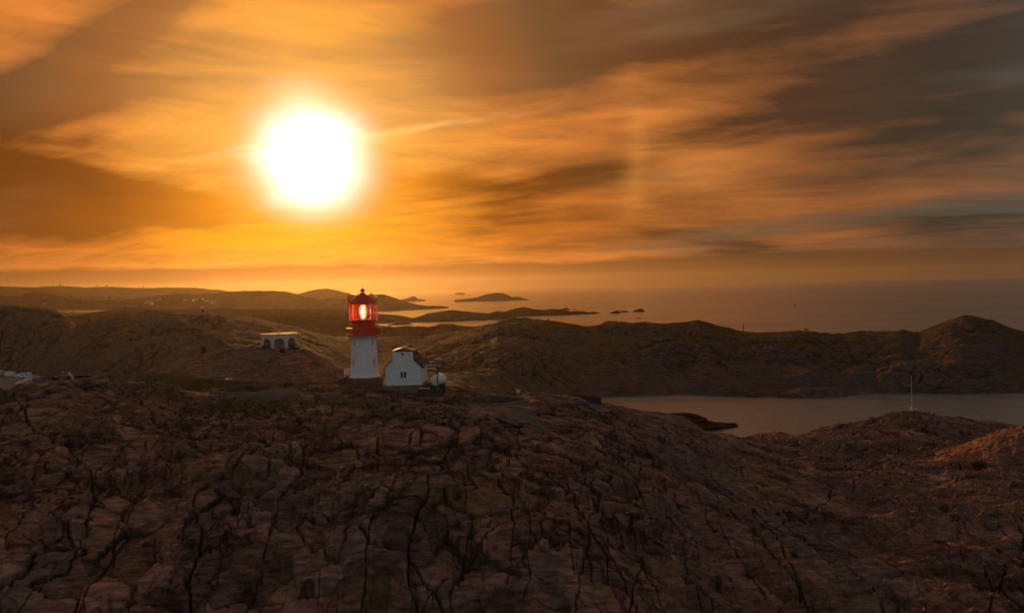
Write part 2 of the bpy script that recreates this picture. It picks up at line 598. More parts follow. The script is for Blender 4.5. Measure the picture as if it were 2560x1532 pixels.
# ------------------------------------------------------------------ headland
# surface control points: photograph column, row, distance -> world point
CTRL = [
    (0, 996, 140), (70, 968, 148), (110, 954, 154), (230, 943, 158), (380, 942, 165), (470, 950, 165), (560, 955, 165), (700, 960, 158), (830, 957, 155),
    (912, 960, 150), (1010, 986, 146), (1100, 990, 148), (1180, 1003, 142), (1300, 994, 160), (1420, 994, 172), (1500, 1012, 175),
    (1560, 1025, 185), (1660, 1056, 195), (1745, 1100, 200), (1850, 1116, 208), (1960, 1112, 212), (2070, 1078, 222), (2180, 1049, 230),
    (2280, 1036, 230), (2380, 1052, 228), (2470, 1066, 222), (2560, 1092, 205), (2660, 1092, 205),
    (-80, 1010, 140), (-80, 1100, 121), (-80, 1300, 95), (-80, 1532, 79),
    (0, 1100, 120), (0, 1300, 95), (0, 1532, 79), (300, 1030, 132), (300, 1180, 108), (300, 1350, 91), (300, 1532, 79),
    (600, 1010, 140), (600, 1100, 118), (600, 1230, 98), (600, 1330, 89), (600, 1532, 79),
    (900, 1010, 138), (900, 1100, 116), (900, 1230, 96), (900, 1330, 87), (900, 1532, 77),
    (1280, 1040, 134), (1280, 1120, 113), (1280, 1250, 95), (1280, 1380, 85), (1280, 1532, 77),
    (1600, 1100, 140), (1600, 1180, 118), (1600, 1300, 99), (1600, 1420, 89), (1600, 1532, 80),
    (2000, 1135, 180), (2000, 1200, 150), (2000, 1300, 123), (2000, 1420, 103), (2000, 1532, 90),
    (2300, 1100, 195), (2300, 1150, 170), (2300, 1250, 138), (2300, 1400, 110), (2300, 1532, 94),
    (2520, 1104, 178), (2560, 1180, 150), (2560, 1300, 124), (2560, 1532, 94), (2680, 1120, 175), (2680, 1300, 124), (2680, 1532, 95),
]
CPTS = [tuple(P(*c)) for c in CTRL]
for X, d, z in [(-80, 205, 24), (0, 200, 18), (230, 200, 24), (380, 200, 24), (470, 195, 24), (580, 195, 24), (700, 190, 25), (800, 190, 25), (900, 195, 25), (1010, 185, 26), (1200, 200, 22),
                (1350, 215, 17), (1450, 215, 12), (1560, 220, 6), (1680, 226, 2), (1760, 230, -1), (1850, 234, -2), (1960, 236, -3), (2070, 250, -3),
                (2280, 262, -4), (2450, 258, -5), (2600, 250, -5), (-80, 300, 14), (400, 300, 14), (800, 300, 14), (1200, 300, 4), (1500, 290, -8), (1900, 300, -10), (2600, 300, -10)]:
    v = pdir(X, 900)
    CPTS.append((v.x * d, d, z))
for X in (-80, 300, 600, 900, 1280, 1600, 2000, 2300, 2680):
    v = pdir(X, 1532)
    for d, z in ((58, 4), (42, -3)):
        CPTS.append((v.x * d, d, z if X < 1500 else z + 1))
CPTS = np.array(CPTS)


def uv_of(x, y):
    return (x / y) * 4.0, np.log(y) * 3.2


_u, _v = uv_of(CPTS[:, 0], CPTS[:, 1])
_c2 = 0.02
_A = np.sqrt((_u[:, None] - _u) ** 2 + (_v[:, None] - _v) ** 2 + _c2)
_n = len(_u)
_M = np.zeros((_n + 1, _n + 1)); _M[:_n, :_n] = _A + np.eye(_n) * -0.004; _M[_n, :_n] = 1; _M[:_n, _n] = 1
_w = np.linalg.solve(_M, np.append(CPTS[:, 2], 0))


def base_h(x, y):
    u, v = uv_of(x, y)
    s = np.full(x.shape, _w[_n])
    for i in range(_n):
        s += _w[i] * np.sqrt((u - _u[i]) ** 2 + (v - _v[i]) ** 2 + _c2)
    return s


PADS = []     # (x, y, radius, blend, z) levelled ground under built things
LAWNS = []    # (x, y, rx, ry, strength) grass


def pad(p, r, blend, dz=0.0):
    PADS.append((p.x, p.y, r, blend, p.z + dz))


P_TOWER = P(912.5, 941, 150)
P_HOUSE = P(1009.5, 963, 146)
P_DECK = P(1080, 971, 145)
pad(P_TOWER, 4.2, 3.0, -1.35)
PADS.append((P_HOUSE.x, P_HOUSE.y + 5.5, 6.5, 2.0, P_HOUSE.z - 0.9))
PADS.append((P_DECK.x, P_DECK.y + 2, 3.5, 2.0, P_DECK.z - 1.35))
PIT_A = P(172, 943, 157)
PIT_B = P(612, 972, 150)
PIT_C = P(1245, 999, 152)
PIT_D = P(1598, 1045, 184)
for X, Y, rx, ry, s in ((560, 950, 16, 8, 1.0), (470, 944, 8, 3, 0.8), (200, 955, 6, 3, 0.6), (640, 1015, 7, 4, 0.4), (840, 960, 7, 4, 0.8), (740, 958, 6, 4, 0.6), (1120, 985, 4, 3, 0.7)):
    q = P(X, Y, 158 if Y < 1000 else 137)
    LAWNS.append((q.x, q.y, rx, ry, s))


def headland_h(x, y, detail=True):
    h = base_h(x, y)
    if not detail:
        return h, None, None, None
    az = x / y
    left = 1 - sstep(az, 0.10, 0.30)                  # blocky jointed rock to the left, sweeping strata to the right
    nearf = 1 - sstep(y, 105, 150)
    far = 1 - sstep(y, 150, 185) * 0.35 * (1 - sstep(az, 0.15, 0.3))
    w1 = fbm(x * 0.06, y * 0.06, 11, 3); w2 = fbm(x * 0.06, y * 0.06, 23, 3)
    w3 = fbm(x * 0.35, y * 0.35, 31, 3); w4 = fbm(x * 0.35, y * 0.35, 41, 3)
    d = np.zeros_like(h)
    seam_dark = np.zeros_like(h)
    d += fbm(x * 0.045, y * 0.06, 3, 4) * 1.1 * far
    # big blocks, split by open joints; flatter plates further back
    yb = y + 0.9 * np.maximum(0, y - 102)
    gate2 = 0.10 + 0.90 * sstep(fbm(x * 0.055, y * 0.055, 171, 3), -0.60, 0.10)
    f1, f2, cid, ox, oy = worley((x + w1 * 5 + w3 * 0.7) / 5.6, (yb + w2 * 4 + w4 * 0.7) / 6.2, 5)
    e = f2 - f1
    amt = 0.16 + 0.84 * left
    d += (cid - 0.5) * 0.85 * amt * sstep(e, 0.0, 0.12)
    d += (ox * ((cid * 7.3) % 1 - 0.5) * 1.1 + oy * ((cid * 13.7) % 1 - 0.45) * 1.3) * amt
    tone = cid.copy()
    cr = (1 - sstep(e, 0.008, 0.042)) * gate2
    seam_dark = np.maximum(seam_dark, (1 - sstep(e, 0.03, 0.15)) * gate2 * 0.55 * amt)
    d -= cr * (0.75 * amt)
    seam_dark = np.maximum(seam_dark, cr * amt)
    # smaller slabs
    f1, f2, cid, ox, oy = worley((x + w3 * 0.9 + w1 * 3) / 2.0, (yb + w4 * 0.9 + w2 * 3) / 2.1, 9)
    e = f2 - f1
    gate = sstep(fbm(x * 0.07, y * 0.07, 77, 3), 0.0, 0.50)
    d += ((cid - 0.5) * 0.42 + oy * ((cid * 9.1) % 1 - 0.4) * 0.45 + ox * ((cid * 5.3) % 1 - 0.5) * 0.3) * (0.45 + 0.55 * left) * (0.12 + 0.88 * gate)
    tone = tone * 0.55 + cid * 0.45
    cr = (1 - sstep(e, 0.02, 0.07)) * (0.06 + 0.94 * gate) * (0.35 + 0.65 * left)
    d -= cr * 0.22
    seam_dark = np.maximum(seam_dark, cr * 0.8)
    # strata: ledges running across, swinging down to the right
    ang = 0.12 + 0.45 * sstep(az, 0.0, 0.35)
    nx, ny = np.sin(ang), np.cos(ang)
    t = nx * x + ny * y
    band = None
    for per, a, sd in ((6.4, 1.15, 51), (2.4, 0.42, 61), (0.9, 0.15, 71)):
        ph = t / per + 1.1 * fbm(x * 0.05, y * 0.11, sd, 4) + 0.25 * w3
        s = ph - np.floor(ph)
        if per > 2:
            hb = _hash(np.floor(ph + 0.12), np.zeros_like(ph), sd)
            band = hb if band is None else band * 0.5 + hb * 0.5
        saw = np.where(s < 0.82, s / 0.82, (1 - s) / 0.18)
        g = sstep(fbm(x * 0.07, y * 0.1, sd + 3, 2), -0.5, 0.3)
        d += (saw - 0.5) * a * g * (1.7 - 0.95 * left) * far
        seam_dark = np.maximum(seam_dark, sstep(s, 0.80, 0.88) * (1 - sstep(s, 0.96, 1.0)) * g * (0.75 if per > 1 else 0.3))
    tone = tone * (0.25 + 0.75 * left) + band * (0.75 - 0.75 * left) * 1.1
    # long joints running down the face
    for per, wid, dep, sd in ((9.0, 0.009, 0.9, 81), (5.0, 0.010, 0.45, 91)):
        lean = 0.10 * (y - 95)
        ph = (x + lean * (0.4 + 0.8 * (az > 0.2)) + 3.6 * fbm(x * 0.05, y * 0.035, sd, 3) + 0.22 * w3) / per
        s = np.abs(ph - np.round(ph))
        g = sstep(fbm(np.round(ph) * 3.3, y * 0.020, sd + 5, 2), -0.35, 0.0) * (0.25 + 0.75 * nearf)
        cr = (1 - sstep(s, wid * 0.35, wid * 1.5)) * g
        d -= cr * dep
        seam_dark = np.maximum(seam_dark, cr)
        side = _hash(np.round(ph + 0.5), np.zeros_like(ph), sd + 9) - 0.5
        d += (np.floor(ph + 0.5) * 0 + side) * 0.8 * g * nearf
    for per, slope_, wid, dep, sd in ((17.0, 0.75, 0.009, 0.8, 141), (14.0, -0.62, 0.009, 0.7, 151)):
        ph = (x * 0.8 + slope_ * y + 2.6 * fbm(x * 0.05, y * 0.05, sd, 3) + 0.2 * w4) / per
        s = np.abs(ph - np.round(ph))
        g = sstep(fbm(np.round(ph) * 2.7, (y - x * slope_) * 0.014, sd + 5, 2), -0.30, 0.05)
        cr = (1 - sstep(s, wid * 0.3, wid * 1.4)) * g
        d -= cr * dep
        seam_dark = np.maximum(seam_dark, cr)
        d += (_hash(np.floor(ph + 0.5), np.zeros_like(ph), sd + 9) - 0.5) * 0.7 * g
    # steps where the face breaks away in the near part
    d += -1.3 * sstep(fbm(x * 0.06, y * 0.10, 97, 4), 0.05, 0.22) * nearf * (0.6 + 0.4 * left)
    d += fbm(x * 0.9, y * 1.3, 99, 4) * 0.07
    veg = np.zeros_like(h)
    mask = np.ones_like(h)
    for (cx, cy, rx, ry, s) in LAWNS:
        g = np.exp(-(((x - cx) / rx) ** 2 + ((y - cy) / ry) ** 2)) * 1.5
        g = sstep(g + fbm(x * 0.25, y * 0.35, 7, 4) * 0.5, 0.55, 0.95) * s
        veg = np.maximum(veg, g)
    d *= 1 - 0.75 * veg
    h = h + d
    # scattered pockets of heath on the flat top and in the gullies
    top = sstep(y, 118, 150) * sstep(fbm(x * 0.09, y * 0.13, 121, 4), 0.12, 0.42) * 0.75
    veg = np.maximum(veg, top * (1 - sstep(az, 0.12, 0.3)))
    veg = np.maximum(veg, sstep(fbm(x * 0.10, y * 0.10, 131, 4), 0.35, 0.6) * 0.35)
    for (cx, cy, r, bl, z) in PADS:
        k = 1 - sstep(np.hypot(x - cx, y - cy), r, r + bl)
        h = h * (1 - k) + z * k
    for (c, r_in, r_out, depth, rim) in PITS:
        rr = np.hypot(x - c.x, y - c.y)
        k = 1 - sstep(rr, r_out + 0.4, r_out + 4.5)
        h = h * (1 - k) + (c.z + rim - 0.25) * k
        h = np.where(rr < r_out - 0.25, c.z - depth - 0.3, h)
        veg *= sstep(rr, r_out, r_out + 2); seam_dark *= sstep(rr, r_out, r_out + 2)
    return h, veg, seam_dark, tone


PITS = [(PIT_A, 4.6, 6.2, 0.9, 0.0), (PIT_B, 5.0, 6.3, 0.8, 0.0), (PIT_C, 5.0, 5.9, 1.1, 0.0), (PIT_D, 4.6, 5.8, 1.6, 0.0)]


def build_headland():
    a0 = pdir(-230, 1000).x; a1 = pdir(2790, 1000).x
    nc, nr = 1260, 640
    a = np.linspace(a0, a1, nc)
    y = np.concatenate([np.geomspace(40, 72, 40)[:-1], np.geomspace(72, 262, nr - 39)])
    YY, AA = np.meshgrid(y, a, indexing='ij')
    XX = YY * AA
    h, veg, seam_dark, tone = headland_h(XX, YY)
    o = sheet('headland', XX, YY, h, MAT['rock'], veg, seam_dark, tone)
    o.data.polygons.foreach_set('use_smooth', np.zeros(len(o.data.polygons), bool))
    return XX, YY, h, a, y


HX, HY, HH, HA, HYV = build_headland()


def ground(x, y):
    a = x / y
    i = int(np.clip(np.searchsorted(HYV, y) - 1, 0, len(HYV) - 2))
    j = int(np.clip((a - HA[0]) / (HA[1] - HA[0]), 0, len(HA) - 2))
    fy = (y - HYV[i]) / (HYV[i + 1] - HYV[i]); fa = (a - HA[j]) / (HA[j + 1] - HA[j])
    return float((HH[i, j] * (1 - fa) + HH[i, j + 1] * fa) * (1 - fy) + (HH[i + 1, j] * (1 - fa) + HH[i + 1, j + 1] * fa) * fy)


# ------------------------------------------------------------------ ridges, hills and islands beyond
RIDGES = {}


def ridge(name, crest, front, back, mat, nc=400, nr=70, amp=1.0, scale=60.0, prof=0.75, veg=0.0, seed=0, ends=0, blocks=0.0, zback=-2.0, rough=1.0, shore=True, sink=0.0):
    """land whose crest and front foot are given as (column, row, distance); the back falls away over `back` metres"""
    def poly(pts):
        q = [P(X_, Y_, d_ if d_ < 700 else 1.0 / (1.0 / d_ + 4.4e-5)) for X_, Y_, d_ in pts]
        return np.array([(v.x / v.y, v.y, v.z) for v in q])
    c = poly(crest); f = poly(front)
    a = np.linspace(c[0, 0], c[-1, 0], nc)

    def sm(x, xp, fp):
        return np.interp(x, xp, fp)
    yc = sm(a, c[:, 0], c[:, 1]); zc = sm(a, c[:, 0], c[:, 2])
    yf = sm(a, f[:, 0], f[:, 1]); zf = sm(a, f[:, 0], f[:, 2])
    if sink:
        zf = np.array([ground(aa * yy, yy) for aa, yy in zip(a, yf)]) - sink
    nb = max(10, nr // 4)
    t = np.concatenate([np.linspace(0, 1, nr), 1 + np.linspace(0, 1, nb + 1)[1:]])
    T, A = np.meshgrid(t, a, indexing='ij')
    YC, ZC, YF, ZF = (np.broadcast_to(v, T.shape) for v in (yc, zc, yf, zf))
    tf = np.clip(T, 0, 1); tb = np.clip(T - 1, 0, 1)
    Y = YF + (YC - YF) * tf + back * tb
    pr = 1 - (1 - tf) ** (1 / prof)
    Z = ZF + (ZC - ZF) * pr
    Z = Z + (zback - ZC) * (tb ** 1.6) * (T > 1)
    X = A * Y
    wgt = np.clip(np.minimum(tf * 5, 1.0), 0.15, 1) * (1 - tb * 0.5)
    keep = np.clip(np.abs(tf - 1) * 4 + tb * 6, 0.30, 1)         # the skyline keeps its drawn shape
    hgt = np.clip((ZC - ZF) / (amp * 4 + 0.5), np.where(ZF > 2.0, 0.55, 0.15), 1)
    n = fbm(X / scale, Y / scale, seed + 1, 5) * amp * keep
    n += ridged(X / (scale * 0.5), Y / (scale * 0.8), seed + 2, 3) * amp * 0.35 * keep
    n += fbm(X / (scale * 0.12), Y / (scale * 0.12), seed + 3, 4) * amp * 0.14 * rough
    seam_dark = np.zeros_like(X)
    if blocks:
        w = fbm(X / 30, Y / 30, seed + 8, 3); w2 = fbm(X / 30, Y / 30, seed + 9, 3)
        bg = 0.15 + 0.85 * sstep(fbm(X / 70, Y / 70, seed + 10, 3), -0.30, 0.35)
        for sx, sy, aa in ((19, 24, 2.2), (6.5, 7.5, 0.85)):
            f1, f2, cid, ox, oy = worley((X + w * sx * 0.6) / sx, (Y + w2 * sy * 0.6) / sy, seed + int(sx))
            e = f2 - f1
            n += ((cid - 0.5) * aa * 0.9 - (f1 ** 2) * aa * 1.3 - (1 - sstep(e, 0.0, 0.14)) * aa * 0.55) * blocks * bg * np.clip(keep + 0.2, 0, 1)
            seam_dark = np.maximum(seam_dark, (1 - sstep(e, 0.02, 0.14)) * 0.7 * bg)
    Z = Z + n * wgt * hgt
    if shore:
        dip = sstep(tf, 0.0, 0.05)
        Z = np.where(T < 0.05, Z * dip + (ZF - 0.5) * (1 - dip), Z)
    vg = None
    if veg:
        gz = np.gradient(Z, axis=0) / np.maximum(np.gradient(Y, axis=0), 0.05)
        vg = sstep(fbm(X / (scale * 0.4), Y / (scale * 0.6), seed + 5, 4) * 0.55 + veg - np.clip(gz, 0, 1.2) * 0.8 + 0.25 * pr, 0.25, 0.62)
    o = sheet(name, X, Y, Z, mat, vg, seam_dark)
    RIDGES.setdefault(name, []).append((X, Y, Z))
    return o, (X, Y, Z)


def ridge_z(g, x, y):
    X, Y, Z = g
    k = np.argmin((X - x) ** 2 + (Y - y) ** 2)
    return float(Z.flat[k])


def on_ridge(g, X, d=None, t=None):
    """point on ridge g in photograph column X: at distance d, or on the crest"""
    gx, gy, gz = g
    a = pdir(X, 800).x
    j = int(np.argmin(np.abs(gx[0] / gy[0] - a)))
    col_y, col_z = gy[:, j], gz[:, j]
    if d is None:
        # highest point as seen from the camera
        i = int(np.argmax((col_z - CAM_Z) / col_y))
        return Vector((gx[i, j], col_y[i], col_z[i]))
    return Vector((a * d, d, float(np.interp(d, col_y, col_z))))


def row_hit(g, X, Y):
    """nearest point of ridge g seen at photograph column X, row Y"""
    gx, gy, gz = g
    v = pdir(X, Y)
    j = int(np.argmin(np.abs(gx[0] / gy[0] - v.x)))
    e = (gz[:, j] - CAM_Z) / gy[:, j] - v.z
    k = np.nonzero((e[:-1] <= 0) & (e[1:] > 0))[0]
    i = int(k[0]) if len(k) else int(np.argmin(np.abs(e)))
    return Vector((gx[i, j], gy[i, j], gz[i, j]))


HEATH = [(0.3, (.030, .028, .010)), (0.5, (.085, .056, .014)), (0.7, (.21, .120, .018))]
MAT['rock_heath'] = rock_material('heath_ridge_rock', 0.68, (0.98, 1.0, 0.98), 0.5, HEATH)

_, G_RIGHT = ridge('far_shore_ridge',
    [(900, 892, 700), (968, 872, 690), (1029, 854, 670), (1126, 833, 640), (1197, 818, 610), (1242, 805, 600), (1313, 802, 590), (1371, 799, 580), (1403, 801, 575), (1461, 812, 565),
     (1532, 807, 560), (1587, 810, 555), (1642, 812, 550), (1700, 818, 545), (1748, 814, 545), (1776, 821, 540), (1839, 833, 535), (1894, 836, 530), (1970, 832, 530),
     (2033, 831, 525), (2067, 837, 525), (2113, 838, 525), (2144, 833, 525), (2192, 833, 525), (2255, 830, 520), (2296, 839, 520), (2341, 823, 520), (2375, 808, 520), (2407, 799, 520),
     (2440, 800, 520), (2477, 807, 520), (2532, 827, 515), (2560, 833, 515), (2700, 880, 510)],
    [(880, 968, 235), (1000, 985, 240), (1100, 990, 255), (1200, 1000, 275), (1320, 1005, 315), (1420, 1002, 355), (1480, 997, 364), (1700, 993, 366), (1894, 996, 352), (2100, 994, 358), (2428, 998, 345), (2700, 1000, 340)],
    130, MAT['rock_heath'], nc=900, nr=190, amp=5.0, scale=95, prof=0.62, veg=0.20, seed=200, blocks=1.0)
_, G_KNOLL = ridge('far_shore_rocks',
    [(2060, 990, 390), (2110, 965, 400), (2170, 945, 402), (2200, 918, 405), (2250, 902, 408), (2310, 899, 410), (2370, 905, 410), (2420, 920, 410), (2460, 945, 400), (2510, 950, 392), (2560, 940, 390), (2700, 950, 388)],
    [(2060, 1003, 352), (2200, 1002, 355), (2420, 1004, 350), (2480, 1010, 345), (2700, 1012, 342)],
    40, MAT['rock_mid'], nc=320, nr=70, amp=2.2, scale=40, prof=0.5, seed=230, blocks=1.0)
ridge('far_shore_rocks',
    [(1880, 1004, 350), (1940, 990, 356), (2000, 974, 362), (2080, 966, 366), (2140, 972, 366), (2220, 985, 362), (2290, 998, 355)],
    [(1880, 1006, 346), (1960, 1010, 345), (2290, 1007, 348)], 22, MAT['rock_mid'], nc=220, nr=40, amp=1.2, scale=22, prof=0.6, seed=240, blocks=0.7)
_, G_LEFT = ridge('inland_hill',
    [(130, 850, 590), (185, 832, 590), (199, 815, 592), (219, 809, 595), (245, 806, 595), (258, 798, 598), (284, 794, 600), (328, 791, 600), (346, 794, 600), (361, 789, 600), (387, 784, 600), (434, 782, 600), (459, 784, 600),
     (506, 780, 600), (555, 783, 600), (601, 790, 600), (640, 794, 600), (681, 804, 600), (719, 814, 598), (749, 819, 596), (789, 836, 594), (816, 845, 592), (843, 858, 590), (880, 876, 585), (930, 896, 580), (1000, 925, 570), (1060, 960, 560), (1120, 1000, 540)],
    [(130, 980, 420), (150, 985, 380), (300, 985, 330), (500, 960, 300), (800, 965, 285), (1000, 985, 270), (1120, 1010, 270)],
    160, MAT['rock_mid'], nc=560, nr=150, amp=5.0, scale=85, prof=0.6, veg=0.10, seed=300, blocks=1.1, zback=8)
_, G_HUMP = ridge('inland_hill',
    [(-800, 840, 500), (-450, 800, 530), (-260, 790, 550), (-110, 786, 560), (-40, 770, 565), (0, 766, 570), (28, 763, 570), (72, 769, 570), (129, 775, 568), (155, 787, 566), (175, 800, 564), (191, 818, 562), (205, 845, 560), (230, 880, 555), (260, 915, 550)],
    [(-800, 1010, 440), (-110, 985, 490), (0, 985, 484), (120, 985, 470), (180, 985, 450), (260, 985, 435)],
    110, MAT['rock_mid'], nc=520, nr=90, amp=4.0, scale=60, prof=0.5, veg=0.12, seed=320, blocks=1.0, zback=8)
_, G_PAV = ridge('pavilion_knoll',
    [(340, 945, 186), (365, 932, 188), (430, 903, 192), (470, 895, 194), (510, 882, 195), (560, 874, 196), (600, 868, 197), (620, 870, 197), (655, 869, 197), (720, 869, 197), (760, 871, 196), (790, 881, 196),
     (800, 890, 195), (830, 906, 194), (862, 926, 192), (890, 945, 190), (930, 965, 188)],
    [(340, 955, 172), (500, 958, 168), (700, 962, 166), (860, 962, 168), (930, 966, 172)],
    28, MAT['rock'], nc=520, nr=110, amp=1.5, scale=11, prof=0.62, veg=0.18, seed=340, blocks=1.0, rough=1.6, zback=24)

FAR = MAT['rock_far']
_, G_A = ridge('coast_lowland',
    [(560, 800, 1040), (620, 796, 1040), (681, 791, 1040), (749, 789, 1040), (803, 788, 1030), (860, 790, 1020), (905, 806, 1010), (952, 817, 1000), (981, 819, 1000), (1016, 815, 1000), (1040, 817, 1000), (1071, 820, 1000),
     (1100, 814, 1000), (1132, 812, 1000), (1155, 817, 1000), (1190, 819, 1000), (1260, 826, 1000)],
    [(560, 845, 800), (900, 856, 860), (1000, 852, 845), (1100, 850, 850), (1260, 850, 860)], 90, FAR, nc=420, nr=40, amp=2.2, scale=40, prof=0.6, seed=400, blocks=0.4)
_, G_M = ridge('coast_lowland', [(-600, 800, 1000), (-100, 800, 1050), (120, 796, 1150), (250, 780, 1450), (310, 768, 1500), (420, 776, 1500), (560, 771, 1500), (700, 776, 1500), (800, 784, 1480), (900, 800, 1400)],
    [(-600, 850, 760), (120, 835, 800), (500, 835, 800), (900, 830, 900)], 200, FAR, nc=300, nr=40, amp=4, scale=110, prof=0.8, veg=0.2, seed=410, zback=5)
_, G_B = ridge('island', [(640, 774, 1400), (760, 773, 1400), (860, 775, 1400), (920, 780, 1400), (940, 785, 1400), (961, 787, 1400), (1006, 790, 1400), (1030, 795, 1400), (1039, 794, 1410), (1068, 784, 1420), (1094, 779, 1425), (1126, 775, 1425), (1158, 778, 1425), (1197, 781, 1420), (1222, 783, 1420),
     (1245, 777, 1420), (1271, 784, 1415), (1294, 795, 1400), (1310, 797, 1395), (1326, 794, 1395), (1345, 798, 1390), (1362, 803, 1380)],
    [(640, 808, 1290), (1100, 805, 1300), (1300, 802, 1330), (1362, 803, 1360)], 70, FAR, nc=420, nr=30, amp=2.0, scale=40, prof=0.6, seed=420, blocks=0.4)
ridge('island', [(970, 811, 1230), (988, 808, 1240), (1006, 806, 1240), (1020, 807, 1240), (1036, 811, 1230)], [(970, 812, 1215), (1036, 812, 1215)], 22, FAR, nc=90, nr=16, amp=0.8, scale=18, seed=425)
ridge('island', [(1255, 782, 1540), (1281, 773, 1560), (1310, 767, 1565), (1335, 773, 1565), (1358, 776, 1565), (1377, 772, 1565), (1403, 773, 1565), (1429, 778, 1560), (1461, 778, 1555), (1474, 781, 1550), (1483, 779, 1550), (1503, 783, 1540), (1512, 788, 1525)],
    [(1255, 789, 1465), (1400, 789, 1455), (1512, 789, 1470)], 60, FAR, nc=320, nr=26, amp=1.6, scale=36, seed=430, blocks=0.4)
ridge('island', [(1136, 751, 3400), (1168, 747, 3450), (1190, 744, 3480), (1216, 735, 3500), (1238, 733, 3500), (1258, 734, 3500), (1281, 744, 3480), (1293, 742, 3480), (1319, 748, 3450), (1324, 750, 3420)],
    [(1136, 752, 3300), (1230, 753, 3280), (1324, 751, 3330)], 140, FAR, nc=220, nr=20, amp=4, scale=120, seed=440, blocks=0.4)
ridge('island', [(1004, 749, 3900), (1018, 746, 3950), (1031, 741, 3980), (1038, 742, 3980), (1044, 747, 3960), (1064, 750, 3900)], [(1004, 751, 3800), (1064, 751, 3800)], 120, FAR, nc=90, nr=14, amp=3, scale=90, seed=445)
for n_, (X0, X1, Y0, Y1, d_) in enumerate([(1519, 1557, 777, 784, 1500), (1579, 1617, 771.5, 779.5, 1560), (1578, 1612, 794, 797, 1250), (1402, 1426, 769, 773, 1830), (1428, 1444, 770.5, 773, 1850), (1458, 1470, 770, 772.5, 1880),
                                           (1326, 1349, 749, 751, 3400), (1368, 1388, 747.5, 749.5, 3450), (1138, 1162, 731, 733.5, 7600), (1548, 1572, 776, 778.5, 1560), (1018, 1048, 779, 782, 1950)]):
    w_ = X1 - X0
    dc = d_ * 1.012
    ridge('skerry', [(X0, Y1, dc), (X0 + w_ * 0.25, (Y0 + Y1) / 2, dc), (X0 + w_ * 0.5, Y0 + 0.4, dc), (X0 + w_ * 0.68, Y0, dc), (X0 + w_ * 0.85, (Y0 + 2 * Y1) / 3, dc), (X1, Y1, dc)],
          [(X0, Y1 + 0.4, d_), (X1, Y1 + 0.4, d_)], d_ * 0.012, FAR, nc=60, nr=10, amp=0.8, scale=12, seed=460 + n_, prof=0.5, shore=False)
ridge('coast_hill', [(560, 775, 2300), (700, 762, 2320), (800, 750, 2320), (825, 745, 2320), (869, 748, 2320), (900, 740, 2320), (928, 737, 2310), (960, 738, 2300), (983, 745, 2300), (1006, 754, 2290), (1040, 761, 2280), (1070, 765, 2270), (1095, 764, 2270), (1108, 766, 2265), (1122, 769, 2260)],
    [(560, 780, 2060), (900, 779, 2080), (1000, 778, 2090), (1040, 775, 2130), (1122, 770, 2240)], 220, FAR, nc=420, nr=40, amp=5, scale=120, veg=0.2, seed=500, blocks=0.5)
_, G_J = ridge('coast_hill', [(280, 775, 2350), (310, 751, 2400), (330, 748, 2400), (387, 740, 2420), (436, 736, 2430), (490, 737, 2430), (542, 733, 2440), (593, 729, 2450), (640, 726, 2450), (690, 728, 2450), (735, 735, 2440), (775, 746, 2420), (830, 756, 2400), (900, 775, 2350)],
    [(280, 778, 2120), (600, 777, 2160), (900, 780, 2120)], 300, FAR, nc=380, nr=50, amp=7, scale=160, veg=0.35, seed=520, prof=0.8, zback=20)
_, G_K = ridge('coast_hill', [(-700, 752, 2600), (-350, 738, 2650), (-110, 742, 2700), (0, 740, 2750), (30, 743, 2760), (52, 743, 2760), (67, 736, 2770), (90, 733, 2770), (116, 735, 2770), (155, 743, 2760), (188, 749, 2750), (258, 749, 2750), (320, 752, 2740), (400, 765, 2700)],
    [(-700, 785, 2400), (-110, 775, 2450), (400, 775, 2450)], 300, FAR, nc=430, nr=50, amp=7, scale=160, veg=0.35, seed=540, prof=0.8, zback=20)
ridge('coast_hill', [(640, 745, 3500), (700, 736, 3600), (740, 736, 3650), (780, 726, 3700), (805, 722, 3700), (820, 721.5, 3700), (850, 727, 3700), (880, 736, 3650), (930, 744, 3600), (975, 752, 3500)],
    [(640, 757, 3300), (975, 757, 3300)], 400, FAR, nc=260, nr=40, amp=9, scale=240, veg=0.25, seed=560, prof=0.8)
_, G_L = ridge('coast_hill', [(-900, 722, 4400), (-450, 714, 4500), (-110, 716, 4600), (0, 717, 4600), (77, 718, 4600), (121, 716, 4600), (155, 715.5, 4600), (219, 719, 4600), (258, 717, 4600), (310, 719, 4600), (366, 720, 4600), (423, 719, 4600), (490, 720, 4600), (520, 724, 4600), (560, 729, 4600), (640, 733, 4600), (760, 741, 4600)],
    [(-900, 764, 3900), (-110, 752, 4050), (760, 752, 4050)], 500, FAR, nc=320, nr=40, amp=8, scale=260, veg=0.3, seed=580, prof=0.8, zback=20)
# skerries at the mouth of the near sound
DARKROCK = rock_material('tidal_rock', 0.30, (1.0, 0.8, 0.7), 0.8)
for n_, (cr_, fr_) in enumerate([([(1620, 1046, 296), (1655, 1034, 298), (1690, 1030, 299), (1715, 1030, 299), (1738, 1034, 298), (1756, 1041, 297), (1768, 1047, 296)], [(1620, 1062, 276), (1700, 1064, 280), (1768, 1050, 289)]),
                                ([(1690, 1066, 288), (1724, 1058, 291), (1745, 1050, 293), (1768, 1050, 293), (1790, 1056, 292), (1815, 1058, 291), (1834, 1057, 291), (1846, 1061, 290)], [(1690, 1070, 276), (1780, 1070, 279), (1846, 1064, 286)])]):
    ridge('skerry', cr_, fr_, 7, DARKROCK, nc=200, nr=44, amp=2.2, scale=6, seed=600 + n_, shore=False, blocks=0.5, rough=2.0)
ridge('skerry', [(1755, 1003, 366), (1790, 997, 368), (1815, 998, 368), (1850, 1004, 366)], [(1755, 1006, 352), (1850, 1006, 352)], 8, DARKROCK, nc=90, nr=14, amp=0.6, scale=9, seed=610, shore=False)
